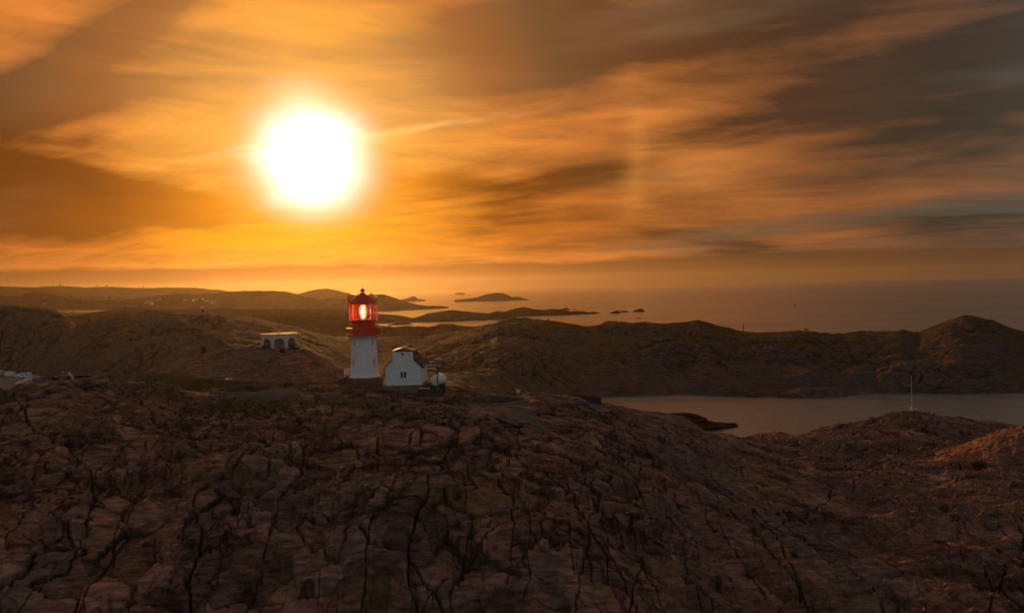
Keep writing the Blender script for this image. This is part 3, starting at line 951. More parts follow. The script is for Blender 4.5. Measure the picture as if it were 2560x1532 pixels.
ridge('skerry', [(1885, 1006, 352), (1930, 1000, 356), (2000, 996, 358), (2080, 998, 358), (2160, 1001, 356), (2260, 1005, 354)], [(1885, 1009, 345), (2060, 1011, 342), (2260, 1008, 346)], 8, DARKROCK, nc=200, nr=14, amp=0.5, scale=9, seed=612, shore=False)
ridge('skerry', [(2425, 1008, 348), (2460, 998, 352), (2520, 994, 354), (2600, 992, 354), (2700, 992, 354)], [(2425, 1012, 340), (2700, 1014, 338)], 10, DARKROCK, nc=120, nr=14, amp=0.6, scale=9, seed=614, shore=False)
# warm-lit outcrops on the right of the headland and broken rock along its edge
ridge('rock_outcrop', [(2300, 1165, 170), (2340, 1148, 171), (2390, 1130, 171), (2440, 1112, 170), (2480, 1096, 169), (2520, 1084, 168), (2560, 1076, 167), (2620, 1072, 166), (2700, 1080, 165)],
      [(2300, 1172, 162), (2420, 1165, 156), (2560, 1165, 152), (2700, 1170, 150)], 26, MAT['rock'], nc=330, nr=90, amp=1.7, scale=10, prof=0.55, seed=640, blocks=0.8, rough=1.8, zback=9, shore=False, sink=1.3)
ridge('rock_outcrop', [(1845, 1108, 205), (1862, 1094, 208), (1885, 1086, 210), (1905, 1082, 211), (1925, 1084, 211), (1945, 1081, 211), (1965, 1086, 210), (1985, 1090, 209), (2010, 1092, 208), (2060, 1085, 210), (2100, 1072, 212), (2160, 1064, 214), (2200, 1062, 214)],
      [(1845, 1112, 202), (1950, 1116, 192), (2200, 1090, 200)], 10, MAT['rock'], nc=260, nr=60, amp=1.4, scale=6, prof=0.55, seed=650, blocks=0.5, rough=1.6, zback=2, shore=False, sink=1.3)
ridge('rock_outcrop', [(1480, 1004, 226), (1520, 1007, 232), (1560, 1016, 236), (1600, 1025, 240), (1640, 1028, 244), (1690, 1038, 248), (1716, 1048, 250), (1740, 1062, 251), (1756, 1076, 252)],
      [(1480, 1040, 205), (1600, 1060, 212), (1722, 1080, 230), (1756, 1090, 240)], 22, MAT['rock'], nc=220, nr=44, amp=1.2, scale=7, prof=0.6, seed=670, blocks=0.5, zback=-3, rough=1.6, shore=False)
ridge('rock_outcrop', [(1745, 1092, 205), (1775, 1084, 208), (1800, 1081, 209), (1830, 1084, 209), (1858, 1096, 207), (1875, 1108, 205)], [(1745, 1098, 200), (1875, 1114, 199)], 8, MAT['rock'], nc=120, nr=40, amp=1.0, scale=5, prof=0.5, seed=655, blocks=0.4, rough=1.6, zback=2, shore=False, sink=1.3)
ridge('rock_outcrop', [(2400, 1066, 232), (2430, 1054, 234), (2455, 1049, 235), (2490, 1052, 235), (2530, 1064, 233), (2580, 1075, 231), (2700, 1085, 230)], [(2400, 1078, 222), (2700, 1098, 216)], 14, MAT['rock'], nc=200, nr=50, amp=0.8, scale=9, prof=0.5, seed=660, blocks=0.3, zback=0, shore=False, sink=1.3)
# car park on the low ground to the left
LOT = P(20, 955, 440)


def build_lot():
    q = [P(-330, 1004, 330), P(82, 990, 330), P(80, 934, 470), P(-330, 942, 470)]
    z = LOT.z
    m = simple('packed_gravel', (.24, .19, .16), 0.95, spec=0.0, var=0.3, scale=0.4, bmp=0.05)
    MAT['lot'] = m
    co = np.array([(v.x, v.y, z) for v in q] + [(v.x, v.y, z - 6) for v in q])
    fs = np.array([[0, 1, 2, 3], [0, 4, 5, 1], [1, 5, 6, 2], [2, 6, 7, 3], [3, 7, 4, 0]])
    o = mesh_from('car_park', co, fs, m, False)
    o['kind'] = 'structure'


build_lot()


# ------------------------------------------------------------------ haze
def build_haze():
    m = bpy.data.materials.new('haze')
    m.use_nodes = True
    nt = m.node_tree
    nt.nodes.clear()
    out = nt.nodes.new('ShaderNodeOutputMaterial')
    v = nt.nodes.new('ShaderNodeVolumePrincipled')
    v.inputs['Color'].default_value = (0.95, 0.82, 0.64, 1)
    v.inputs['Density'].default_value = HAZE_DENSITY
    v.inputs['Anisotropy'].default_value = HAZE_G
    nt.links.new(v.outputs[0], out.inputs['Volume'])
    s, lo, hi = 12300.0, -16.0, 190.0
    co = np.array([(x, y, z) for z in (lo, hi) for y in (-s, s) for x in (-s, s)])
    fs = np.array([[0, 2, 3, 1], [4, 5, 7, 6], [0, 1, 5, 4], [1, 3, 7, 5], [3, 2, 6, 7], [2, 0, 4, 6]])
    o = mesh_from('haze', co, fs, m, False)
    o['kind'] = 'stuff'


HAZE_DENSITY = 2.4e-5
HAZE_G = 0.78
build_haze()

# ------------------------------------------------------------------ mesh builder for the objects
class MB:
    def __init__(self):
        self.v = []; self.f = []

    def add(self, vs, fs):
        n = len(self.v)
        self.v += [tuple(p) for p in vs]
        self.f += [tuple(i + n for i in q) for q in fs]
        return self

    def box(self, c, s, rz=0.0, taper=1.0):
        hx, hy, hz = s[0] / 2, s[1] / 2, s[2] / 2
        ca, sa = math.cos(rz), math.sin(rz)
        vs = []
        for z, k in ((-hz, 1.0), (hz, taper)):
            for x, y in ((-hx, -hy), (hx, -hy), (hx, hy), (-hx, hy)):
                x *= k; y *= k
                vs.append((c[0] + x * ca - y * sa, c[1] + x * sa + y * ca, c[2] + z))
        return self.add(vs, [(3, 2, 1, 0), (4, 5, 6, 7), (0, 1, 5, 4), (1, 2, 6, 5), (2, 3, 7, 6), (3, 0, 4, 7)])

    def tube(self, pts, r, n=8, cap=True):
        """round bar through the points; r a number or one per point"""
        pts = [Vector(p) for p in pts]
        rs = [r] * len(pts) if isinstance(r, (int, float)) else r
        vs = []; fs = []
        for i, p in enumerate(pts):
            t = (pts[min(i + 1, len(pts) - 1)] - pts[max(i - 1, 0)]).normalized()
            a = t.cross(Vector((0, 0, 1)) if abs(t.z) < 0.9 else Vector((1, 0, 0))).normalized()
            b = t.cross(a)
            for k in range(n):
                w = 2 * math.pi * k / n
                vs.append(p + (a * math.cos(w) + b * math.sin(w)) * rs[i])
        for i in range(len(pts) - 1):
            for k in range(n):
                k2 = (k + 1) % n
                fs.append((i * n + k, i * n + k2, (i + 1) * n + k2, (i + 1) * n + k))
        if cap:
            fs.append(tuple(range(n - 1, -1, -1)))
            fs.append(tuple((len(pts) - 1) * n + k for k in range(n)))
        return self.add(vs, fs)

    def lathe(self, prof, n=48, a0=0.0, a1=360.0, c=(0, 0, 0)):
        full = abs(a1 - a0 - 360) < 1e-6
        m = n if full else n + 1
        vs = []
        for r, z in prof:
            for k in range(m):
                w = R(a0 + (a1 - a0) * k / n)
                vs.append((c[0] + r * math.sin(w), c[1] - r * math.cos(w), c[2] + z))
        fs = []
        for i in range(len(prof) - 1):
            for k in range(n):
                k2 = (k + 1) % m
                fs.append((i * m + k, i * m + k2, (i + 1) * m + k2, (i + 1) * m + k))
        return self.add(vs, fs)

    def prism(self, poly, y0, y1):
        """polygon in x,z pushed from y0 to y1"""
        n = len(poly)
        vs = [(x, y0, z) for x, z in poly] + [(x, y1, z) for x, z in poly]
        fs = [tuple(range(n)), tuple(range(2 * n - 1, n - 1, -1))]
        fs += [(i + n, (i + 1) % n + n, (i + 1) % n, i) for i in range(n)]
        return self.add(vs, fs)

    def build(self, name, mat, parent=None, smooth=None, loc=None, rz=0.0):
        me = bpy.data.meshes.new(name)
        me.from_pydata(self.v, [], self.f)
        me.materials.append(mat)
        bm = bmesh.new(); bm.from_mesh(me)
        bmesh.ops.recalc_face_normals(bm, faces=bm.faces)
        bm.to_mesh(me); bm.free()
        if smooth:
            for p in me.polygons: p.use_smooth = True
            me.set_sharp_from_angle(angle=R(smooth))
        o = bpy.data.objects.new(name, me)
        COL.objects.link(o)
        if parent: o.parent = parent
        if loc is not None: o.location = loc
        o.rotation_euler.z = rz
        return o


def dup(o, parent=None):
    c = o.copy()
    COL.objects.link(c)
    c.parent = parent
    for ch in list(o.children):
        dup(ch, c)
    return c


def gpt(X, d, dz=0.0):
    v = pdir(X, 900)
    x, y = v.x * d, d
    return Vector((x, y, ground(x, y) + dz))


# materials of the built things
def plaster(name, color, rust=0.0, z0=5.8, z1=7.7):
    m, nt, b, out = new_mat(name)
    co = objco(nt)
    n = noise(co, 1.6, 5, 0.6)
    col = ramp(n, [(0.3, tuple(c * 0.9 for c in color)), (0.65, color)])
    sv = noise(objco(nt, (2.6, 2.6, 0.10)), 1.0, 4, 0.62)
    col = mixc(smooth(sv, 0.55, 0.75) * 0.28, col, (.42, .36, .30))
    if rust:
        tc = nt.nodes.new('ShaderNodeSeparateXYZ')
        nt.links.new(co, tc.inputs[0])
        zz = E(tc.outputs[2])
        s2 = noise(objco(nt, (4.5, 4.5, 0.05)), 1.0, 3, 0.6)
        col = mixc(smooth(zz, z0, z1) * smooth(s2, 0.46, 0.64) * rust, col, (.38, .10, .04))
    setc(nt, b.inputs['Base Color'], col)
    b.inputs['Roughness'].default_value = 0.55
    bump(nt, b, noise(co, 7.0, 4, 0.6), 0.02, 0.6)
    return m


M = MAT
M['white_tower'] = plaster('tower_plaster', (.84, .83, .82), 0.75)
M['white'] = plaster('white_boards', (.82, .82, .81))
M['red'] = simple('red_paint', (.78, .058, .016), 0.38, var=0.3, scale=1.3, streak=((.20, .02, .012), 0.5))
M['darkred'] = simple('dark_red_paint', (.10, .018, .012), 0.5)
M['granite'] = simple('plinth_granite', (.23, .15, .10), 0.85, spec=0.1, var=0.45, scale=1.4, bmp=0.05)
M['concrete'] = simple('weathered_concrete', (.13, .105, .088), 0.9, spec=0.0, var=0.35, scale=0.5, bmp=0.04, streak=((.07, .06, .05), 0.5))
M['darkconc'] = simple('stained_concrete', (.055, .042, .034), 0.9, spec=0.0, var=0.45, scale=0.6, bmp=0.04, streak=((.03, .025, .02), 0.6))
M['timber'] = simple('old_timber', (.075, .045, .032), 0.85, var=0.4, scale=1.2, bmp=0.02)
M['slate'] = simple('roof_slate', (.10, .085, .075), 0.55, var=0.45, scale=3.0, bmp=0.02)
M['trim'] = simple('brown_trim', (.045, .020, .014), 0.6)
M['paneD'] = simple('dark_window_glass', (.018, .012, .011), 0.08, var=0.1, spec=0.6)
M['steel'] = simple('galvanised_steel', (.34, .34, .33), 0.4, metal=0.75, var=0.2)
M['mast'] = simple('grey_mast_paint', (.13, .13, .12), 0.5)
M['blk'] = simple('black_iron', (.022, .018, .016), 0.6)
M['rust'] = simple('rusty_iron', (.10, .045, .022), 0.8, var=0.5, scale=4)
M['pipe'] = simple('white_pipe_paint', (.72, .72, .70), 0.4, var=0.15)
M['tank'] = simple('white_tank_paint', (.80, .80, .79), 0.32, var=0.08, scale=1.0, streak=((.45, .40, .34), 0.3))
M['bush'] = simple('bush_leaves', (.032, .038, .014), 0.8, var=0.5, scale=2.0)
M['pine'] = simple('pine_needles', (.030, .034, .014), 0.85, var=0.4, scale=0.3)
M['trunk'] = simple('pine_bark', (.06, .04, .028), 0.9)
M['farwhite'] = simple('far_house_paint', (.50, .47, .44), 0.7, spec=0.0)
M['vanwhite'] = simple('vehicle_white', (.72, .72, .71), 0.3, var=0.06)
M['tyre'] = simple('tyre_rubber', (.02, .02, .02), 0.8)
M['boulder'] = rock_material('boulder_rock', 1.5, (1.1, 0.9, 0.8))
M['grass'] = simple('dry_grass', (.20, .135, .022), 0.7, var=0.6, scale=0.7)
M['skin'] = simple('dark_clothing', (.03, .028, .03), 0.85)


def glass_mat():
    m = bpy.data.materials.new('lantern_glass')
    m.use_nodes = True
    nt = m.node_tree
    nt.nodes.clear()
    out = nt.nodes.new('ShaderNodeOutputMaterial')
    mx = nt.nodes.new('ShaderNodeMixShader')
    fr = nt.nodes.new('ShaderNodeFresnel'); fr.inputs[0].default_value = 1.45
    t = nt.nodes.new('ShaderNodeBsdfTransparent'); t.inputs[0].default_value = (0.97, 0.93, 0.88, 1)
    g = nt.nodes.new('ShaderNodeBsdfGlossy'); g.inputs['Roughness'].default_value = 0.05
    nt.links.new(fr.outputs[0], mx.inputs[0]); nt.links.new(t.outputs[0], mx.inputs[1]); nt.links.new(g.outputs[0], mx.inputs[2])
    nt.links.new(mx.outputs[0], out.inputs['Surface'])
    return m


def glow_mat(name, color, strength, ringed=False):
    m = bpy.data.materials.new(name)
    m.use_nodes = True
    nt = m.node_tree
    nt.nodes.clear()
    E.nt = nt
    out = nt.nodes.new('ShaderNodeOutputMaterial')
    e = nt.nodes.new('ShaderNodeEmission')
    e.inputs[0].default_value = (*color, 1)
    e.inputs[1].default_value = strength
    if ringed:
        g = nt.nodes.new('ShaderNodeBsdfGlossy'); g.inputs['Roughness'].default_value = 0.12
        g.inputs['Color'].default_value = (0.9, 0.8, 0.6, 1)
        lw = nt.nodes.new('ShaderNodeLayerWeight'); lw.inputs[0].default_value = 0.45
        co = objco(nt)
        st = noise(co, 3.0, 4, 0.6, 0.5)
        fac = E.m('MULTIPLY', (1.0 - E(lw.outputs['Facing'])), smooth(st, 0.28, 0.60) * 0.85 + 0.15)
        k = fac * strength
        nt.links.new(k.s, e.inputs[1])
        ad = nt.nodes.new('ShaderNodeAddShader')
        nt.links.new(e.outputs[0], ad.inputs[0]); nt.links.new(g.outputs[0], ad.inputs[1])
        nt.links.new(ad.outputs[0], out.inputs['Surface'])
    else:
        nt.links.new(e.outputs[0], out.inputs['Surface'])
    return m


M['glass'] = glass_mat()
M['lens'] = glow_mat('fresnel_lens', (1.0, 0.60, 0.22), 1.9, True)
M['bulb'] = glow_mat('lamp_filament', (1.0, 0.86, 0.62), 40.0)


# ------------------------------------------------------------------ lighthouse
def at(phi, r, z):
    """local point at bearing phi (0 faces the camera side, + to the right)"""
    return Vector((r * math.sin(R(phi)), -r * math.cos(R(phi)), z))


def tower_r(z):
    return float(np.interp(z, [0.5, 1.0, 7.3], [2.68, 2.60, 2.22]))


def build_lighthouse():
    t = thing('lighthouse', 'white round lighthouse tower with a red lantern room and lit lamp', 'lighthouse', P_TOWER)
    m = MB()
    rng = random.Random(4)
    m.lathe([(3.14, -1.9), (3.14, -0.02), (2.5, 0.0)], 64)
    for row in range(3):
        n = 26
        for k in range(n):
            a = 360 / n * (k + 0.5 * (row % 2))
            w = 3.2 * 2 * math.pi / n
            c = at(a, 3.16 + rng.uniform(0, 0.06), -1.42 + row * 0.46)
            m.box(c, (w * rng.uniform(0.90, 0.95), 0.22, 0.42 * rng.uniform(0.92, 0.99)), R(a))
    o = m.build('plinth', M['granite'], t); o['kind'] = 'stuff'
    prof = [(2.95, 0.0), (2.96, 0.10), (2.93, 0.17), (2.82, 0.22), (2.74, 0.34), (2.69, 0.50), (2.64, 0.8), (2.60, 1.2)]
    prof += [(tower_r(z), z) for z in np.linspace(1.8, 7.1, 9)]
    prof += [(2.22, 7.3), (2.26, 7.4), (2.40, 7.5), (2.52, 7.56), (2.54, 7.66), (2.2, 7.68)]
    MB().lathe(prof, 72).build('tower', M['white_tower'], t, 40)
    for phi, z0, z1 in ((-39, 6.02, 6.98), (50, 6.02, 6.98), (-41.5, 2.40, 3.46), (54, 2.40, 3.46)):
        zc = (z0 + z1) / 2
        r = tower_r(zc)
        fr = MB()
        hz = (z1 - z0)
        p = at(phi, r + 0.02, zc)
        for s in (-1, 1):
            fr.box(p + Vector((math.cos(R(phi)), math.sin(R(phi)), 0)) * 0.155 * s, (0.05, 0.16, hz + 0.1), R(phi))
        for zz in (z0 - 0.03, z1 + 0.03):
            fr.box((p.x, p.y, zz), (0.40, 0.18, 0.06), R(phi))
        fr.box((p.x, p.y, z0 + hz / 3), (0.27, 0.12, 0.05), R(phi)); fr.box((p.x, p.y, z0 + 2 * hz / 3), (0.27, 0.12, 0.05), R(phi))
        w = fr.build('window', M['white'], t)
        for k in range(3):
            q = at(phi, r + 0.005, z0 + hz * (k + 0.5) / 3)
            MB().box(q, (0.26, 0.10, hz / 3 - 0.06), R(phi)).build('pane', M['darkred'], w)
    # gallery
    g = MB().lathe([(2.3, 7.72), (2.95, 7.78), (3.17, 7.84), (3.20, 7.90), (3.20, 7.99), (2.0, 8.0)], 64).build('gallery_floor', M['red'], t, 40)
    br = None
    for k in range(18):
        a = k * 20 + 10
        if br is None:
            b = MB()
            p0 = at(0, 2.24, 7.0); p1 = at(0, 2.55, 7.35); p2 = at(0, 3.0, 7.74)
            b.tube([at(0, 2.20, 6.86), p0, p1, p2], [0.05, 0.07, 0.07, 0.08], 6)
            b.box(at(0, 2.62, 7.74), (0.13, 0.9, 0.07))
            br = b.build('bracket', M['white'], t); br.rotation_euler.z = R(a)
        else:
            c = dup(br, t); c.rotation_euler.z = R(a)
    MB().lathe([(3.13, 9.10), (3.20, 9.12), (3.20, 9.20), (3.10, 9.22), (3.10, 9.10)], 64).build('top_rail', M['red'], t, 40)
    pn = ps = None
    for k in range(20):
        a = k * 18
        if pn is None:
            pn = MB().lathe([(3.12, 8.08), (3.15, 8.08), (3.15, 9.06), (3.12, 9.06)], 3, 1.2, 16.8).build('railing_panel', M['red'], t)
            ps = MB().tube([at(0, 3.14, 7.98), at(0, 3.14, 9.14)], 0.045, 6).build('railing_post', M['red'], t)
        else:
            c = dup(pn, t); c.rotation_euler.z = R(a); c = dup(ps, t); c.rotation_euler.z = R(a)
    # drum
    MB().lathe([(2.14, 8.0), (2.18, 8.02), (2.18, 8.16), (2.13, 8.20), (2.12, 9.4), (2.13, 10.2), (2.18, 10.32), (2.34, 10.5), (2.40, 10.60), (2.0, 10.62)], 64).build('drum', M['red'], t, 40)
    door = MB().box(at(128, 2.13, 8.95), (0.75, 0.10, 1.7), R(128)).build('door', M['darkred'], t)
    # lantern
    n = 14
    f = MB()
    for k in range(n):
        a = 360 / n * k
        f.tube([at(a, 2.06, 10.6), at(a, 2.06, 13.62)], 0.05, 6)
    for z in (10.66, 11.65, 12.65, 13.58):
        for k in range(n):
            f.tube([at(360 / n * k, 2.06, z), at(360 / n * (k + 1), 2.06, z)], 0.035 if 11 < z < 13 else 0.07, 6)
    f.build('lantern_frame', M['red'], t)
    for k in range(n):
        p = [at(360 / n * k, 2.04, 10.66), at(360 / n * (k + 1), 2.04, 10.66), at(360 / n * (k + 1), 2.04, 13.58), at(360 / n * k, 2.04, 13.58)]
        MB().add(p, [(0, 1, 2, 3)]).build('glass_pane', M['glass'], t)
    lens = MB()
    lp = []
    for i in range(29):
        z = 10.95 + 2.45 * i / 28
        u = (i / 28 - 0.5) * 2
        lp.append((0.76 - 0.30 * abs(u) ** 2.2 + (0.035 if i % 2 else -0.02), z))
    lens.lathe([(0.15, 10.95)] + lp + [(0.15, 13.4)], 40)
    lo = lens.build('lens', M['lens'], t)
    MB().lathe([(0.5, 10.4), (0.62, 10.5), (0.62, 10.94), (0.2, 10.95)], 24).build('lens_pedestal', M['mast'], t, 40)
    MB().lathe([(0.01, -0.34), (0.22, -0.25), (0.30, 0.0), (0.22, 0.25), (0.01, 0.34)], 20).build('lamp_bulb', M['bulb'], lo, 60, loc=(0.0, -0.98, 12.05))
    pl = bpy.data.lights.new('lantern_light', 'POINT')
    pl.energy = 950; pl.color = (1.0, 0.72, 0.38); pl.shadow_soft_size = 0.3
    po = bpy.data.objects.new('lantern_light', pl); COL.objects.link(po); po.parent = t; po.location = (0.0, -1.45, 12.05)
    # roof
    rf = MB()
    for i in range(n):
        pass
    rf.lathe([(2.0, 13.60), (2.36, 13.60), (2.40, 13.68), (2.30, 13.80), (1.45, 14.55), (0.75, 15.18), (0.34, 15.58), (0.22, 15.72)], n)
    for k in range(n):
        a = 360 / n * k
        rf.tube([at(a, 2.34, 13.80), at(a, 1.47, 14.58), at(a, 0.77, 15.21), at(a, 0.3, 15.66)], 0.035, 5)
    rf.build('roof', M['red'], t)
    MB().lathe([(0.20, 15.66), (0.17, 15.80), (0.34, 15.92), (0.41, 16.05), (0.41, 16.2), (0.30, 16.34), (0.10, 16.42), (0.02, 16.5)], 20).build('ventilator_ball', M['red'], t, 40)
    MB().tube([(0, 0, 16.4), (0, 0, 17.0), (0.03, 0, 17.55)], [0.05, 0.035, 0.02], 6).build('lightning_rod', M['rust'], t)
    # outer cage of bars round the back and sides
    cg = MB()
    levels = [10.62, 11.4, 12.2, 13.0, 13.8, 14.55, 14.95]
    angs = list(range(62, 300, 11))
    for a in angs:
        cg.tube([at(a, 2.62, 10.6), at(a, 2.62, 14.95)], 0.026, 5)
    for z in levels:
        for a, b in zip(angs[:-1], angs[1:]):
            cg.tube([at(a, 2.62, z), at(b, 2.62, z)], 0.024 if z > 10.7 else 0.05, 5)
    for a in angs[::3]:
        cg.tube([at(a, 2.2, 10.45), at(a, 2.64, 10.6)], 0.05, 5)
    for a in (74, 84, 94, 104):
        cg.tube([at(a, 2.64, 10.7), at(a + 8, 2.64, 14.9)], 0.022, 5)
    cg.build('cage', M['red'], t)
    for a, top, r in ((-90, 15.55, 0.13), (-112, 15.45, 0.15), (-62, 15.2, 0.10), (-150, 15.7, 0.14), (153, 15.75, 0.14)):
        MB().tube([at(a, 2.64, 10.55), at(a, 2.64, top - 0.25), at(a, 2.64, top)], [r, r, r * 0.35], 8).build('antenna_post', M['red'], t, 50)
    MB().tube([at(-90, 2.64, 15.5), at(-90, 2.7, 16.0)], 0.022, 5).build('antenna_whip', M['rust'], t)


build_lighthouse()


# ------------------------------------------------------------------ engine house beside the tower
def build_house():
    t = thing('engine_house', 'white gabled house with slate roof right beside the lighthouse tower', 'house', P_HOUSE)
    W2, EZ, SZ, BW, BT, D = 3.23, 3.30, 4.60, 1.90, 6.22, 10.0
    slope = (SZ - EZ) / (W2 - BW)
    RZ = EZ + slope * W2
    MB().prism([(-W2, 0), (W2, 0), (W2, EZ), (BW - 0.05, SZ - 0.03), (-BW + 0.05, SZ - 0.03), (-W2, EZ)], 0.0, 4.15).prism([(-W2, 0), (W2, 0), (W2, EZ), (0, RZ - 0.12), (-W2, EZ)], 4.16, D).build('wall', M['white'], t)
    bl = MB().prism([(-BW, SZ - 0.06), (BW, SZ - 0.06), (BW, BT), (-BW, BT)], -0.012, 4.2).build('upper_wall', M['white'], t)
    # roof slopes with ribbed slate courses: the low part runs past the raised front, the rest stands behind it
    for s in (-1, 1):
        nrm = Vector((s * slope, 0, 1)).normalized()
        e0 = Vector((s * (W2 + 0.30), 0, EZ - slope * 0.30)); e1 = Vector((0.0, 0, RZ)); em = Vector((s * (BW + 0.01), 0, SZ))
        r = MB()
        for lo, hi, y0, y1 in ((e0, em, -0.10, 4.2), (e0, e1, 4.2, D + 0.25)):
            vs = []
            for y in (y0, y1):
                for p in (lo, hi):
                    for h in (0.0, 0.14):
                        q = p + nrm * h
                        vs.append((q.x, y, q.z))
            r.add(vs, [(0, 1, 3, 2), (4, 6, 7, 5), (1, 5, 7, 3), (0, 2, 6, 4), (0, 4, 5, 1), (2, 3, 7, 6)])
        ro = r.build('roof', M['slate'], t)
        rib = ribf = None
        for k in range(24):
            y = 0.1 + (D - 0.1) * k / 23
            if y < 4.3:
                if ribf is None:
                    ribf = MB().tube([e0 + nrm * 0.16, em + nrm * 0.16], 0.055, 5).build('batten', M['slate'], ro, loc=(0, y, 0))
                else:
                    c = dup(ribf, ro); c.location = (0, y, 0)
            elif rib is None:
                rib = MB().tube([e0 + nrm * 0.16, e1 + nrm * 0.16], 0.055, 5).build('batten', M['slate'], ro, loc=(0, y, 0))
            else:
                c = dup(rib, ro); c.location = (0, y, 0)
        MB().tube([(e0.x, -0.1, e0.z), (e0.x, D + 0.25, e0.z)], 0.07, 6).build('gutter', M['trim'], ro)
        pa = Vector((s * (W2 + 0.34), -0.14, EZ - slope * 0.34)); pb = Vector((s * (BW + 0.02), -0.14, SZ + 0.0))
        w = 0.34 if s > 0 else 0.10
        MB().add([pa, pb, pb + Vector((0, 0, w)), pa + Vector((0, 0, w)), pa + Vector((0, 0.32, 0)), pb + Vector((0, 0.32, 0)), pb + Vector((0, 0.32, w)), pa + Vector((0, 0.32, w))],
                 [(0, 1, 2, 3), (4, 7, 6, 5), (0, 4, 5, 1), (3, 2, 6, 7), (0, 3, 7, 4), (1, 5, 6, 2)]).build('rake_board', M['trim'] if s > 0 else M['white'], ro)
    # low hipped roof of the raised front with lead-grey slates
    h = MB()
    a, b2 = BW + 0.10, -0.14
    top = 0.62
    vs = [(-a, b2, BT), (a, b2, BT), (a, 4.35, BT), (-a, 4.35, BT), (-a, b2, BT + 0.09), (a, b2, BT + 0.09), (a, 4.35, BT + 0.09), (-a, 4.35, BT + 0.09), (-0.1, 1.7, BT + top), (0.1, 1.7, BT + top), (0.1, 2.6, BT + top), (-0.1, 2.6, BT + top)]
    h.add(vs, [(3, 2, 1, 0), (0, 1, 5, 4), (1, 2, 6, 5), (2, 3, 7, 6), (3, 0, 4, 7), (4, 5, 9, 8), (5, 6, 10, 9), (6, 7, 11, 10), (7, 4, 8, 11), (8, 9, 10, 11)])
    hr = h.build('upper_roof', M['slate'], t)
    rng = random.Random(3)
    sh = MB()
    for i in range(7):
        f = i / 7
        y = b2 + (1.7 - b2) * (f + 0.07); z = BT + 0.09 + (top - 0.09) * (f + 0.07)
        half = a * (1 - f - 0.07)
        n = max(2, int(half * 2 / 0.36))
        for k in range(n):
            x = -half + (k + 0.5 * (1 if i % 2 else 0.9)) * 2 * half / n
            sh.box((x, y, z + 0.025 + rng.uniform(0, 0.025)), (0.32, 0.22, 0.035))
    so = sh.build('roof_shingles', simple('pale_slate', (.30, .25, .22), 0.6, var=0.5, scale=5), hr); so['kind'] = 'stuff'
    MB().box((0, b2 - 0.02, BT + 0.045), (2 * a + 0.06, 0.06, 0.15)).build('fascia', M['darkred'], hr)
    MB().box((BW + 0.07, 1.2, (SZ + BT) / 2 + 0.1), (0.12, 2.6, BT - SZ - 0.2)).build('side_cladding', M['trim'], t)
    MB().lathe([(0.18, 0), (0.18, 0.5), (0.24, 0.52), (0.24, 0.72), (0.02, 0.8)], 10, c=(BW + 0.42, 1.4, 5.4)).build('flue', M['blk'], t)
    MB().tube([(1.0, 2.0, BT + 0.5), (1.3, 2.1, BT + 0.95)], 0.03, 5).build('roof_hook', M['steel'], hr)
    # windows
    w = MB()
    cz, ch, cw = 1.90, 1.10, 1.02
    for s in (-1, 1):
        w.box((s * (cw / 2 + 0.03), -0.02, cz), (0.07, 0.10, ch + 0.14))
        w.box((0, -0.02, cz + s * (ch / 2 + 0.03)), (cw + 0.14, 0.10, 0.07))
    w.box((0, -0.025, cz), (0.16, 0.10, ch))
    w.box((0, -0.05, cz - ch / 2 - 0.09), (cw + 0.26, 0.16, 0.06))
    wo = w.build('window', M['white'], t)
    for s in (-1, 1):
        MB().box((s * 0.295, -0.005, cz), (0.42, 0.04, ch - 0.02)).build('pane', M['paneD'], wo)
        for k in (1, 2):
            MB().box((s * 0.295, -0.03, cz - ch / 2 + ch * k / 3), (0.42, 0.03, 0.025)).build('glazing_bar', M['darkred'], wo)
    w = MB()
    for s in (-1, 1):
        w.box((-0.08 + s * 0.23, -0.03, 5.65), (0.05, 0.10, 0.50)); w.box((-0.08, -0.03, 5.65 + s * 0.23), (0.50, 0.10, 0.05))
    w.box((-0.08, -0.05, 5.36), (0.6, 0.14, 0.05))
    wo = w.build('window', M['white'], t)
    MB().box((-0.08, -0.016, 5.65), (0.41, 0.05, 0.41)).build('pane', M['darkred'], wo)
    for y in (2.2, 5.0, 7.8):
        w = MB()
        for s in (-1, 1):
            w.box((W2 + 0.02, y + s * 0.48, 1.9), (0.10, 0.07, 1.2)); w.box((W2 + 0.02, y, 1.9 + s * 0.58), (0.10, 1.0, 0.07))
        wo = w.build('window', M['white'], t)
        MB().box((W2 + 0.006, y, 1.9), (0.04, 0.89, 1.09)).build('pane', M['paneD'], wo)
    for s in (-1, 1):
        MB().box((s * (W2 - 0.04), -0.02, EZ / 2 - 0.03), (0.14, 0.10, EZ - 0.1)).build('corner_board', M['white'], t)
    MB().box((0.0, D / 2, -0.62), (2 * W2 - 0.12, D - 0.14, 1.24)).build('foundation', M['granite'], t)
    MB().tube([(W2 + 0.1, 0.08, 3.0), (W2 + 0.1, 0.08, 0.1)], 0.05, 6).build('downpipe', M['pipe'], t)


build_house()


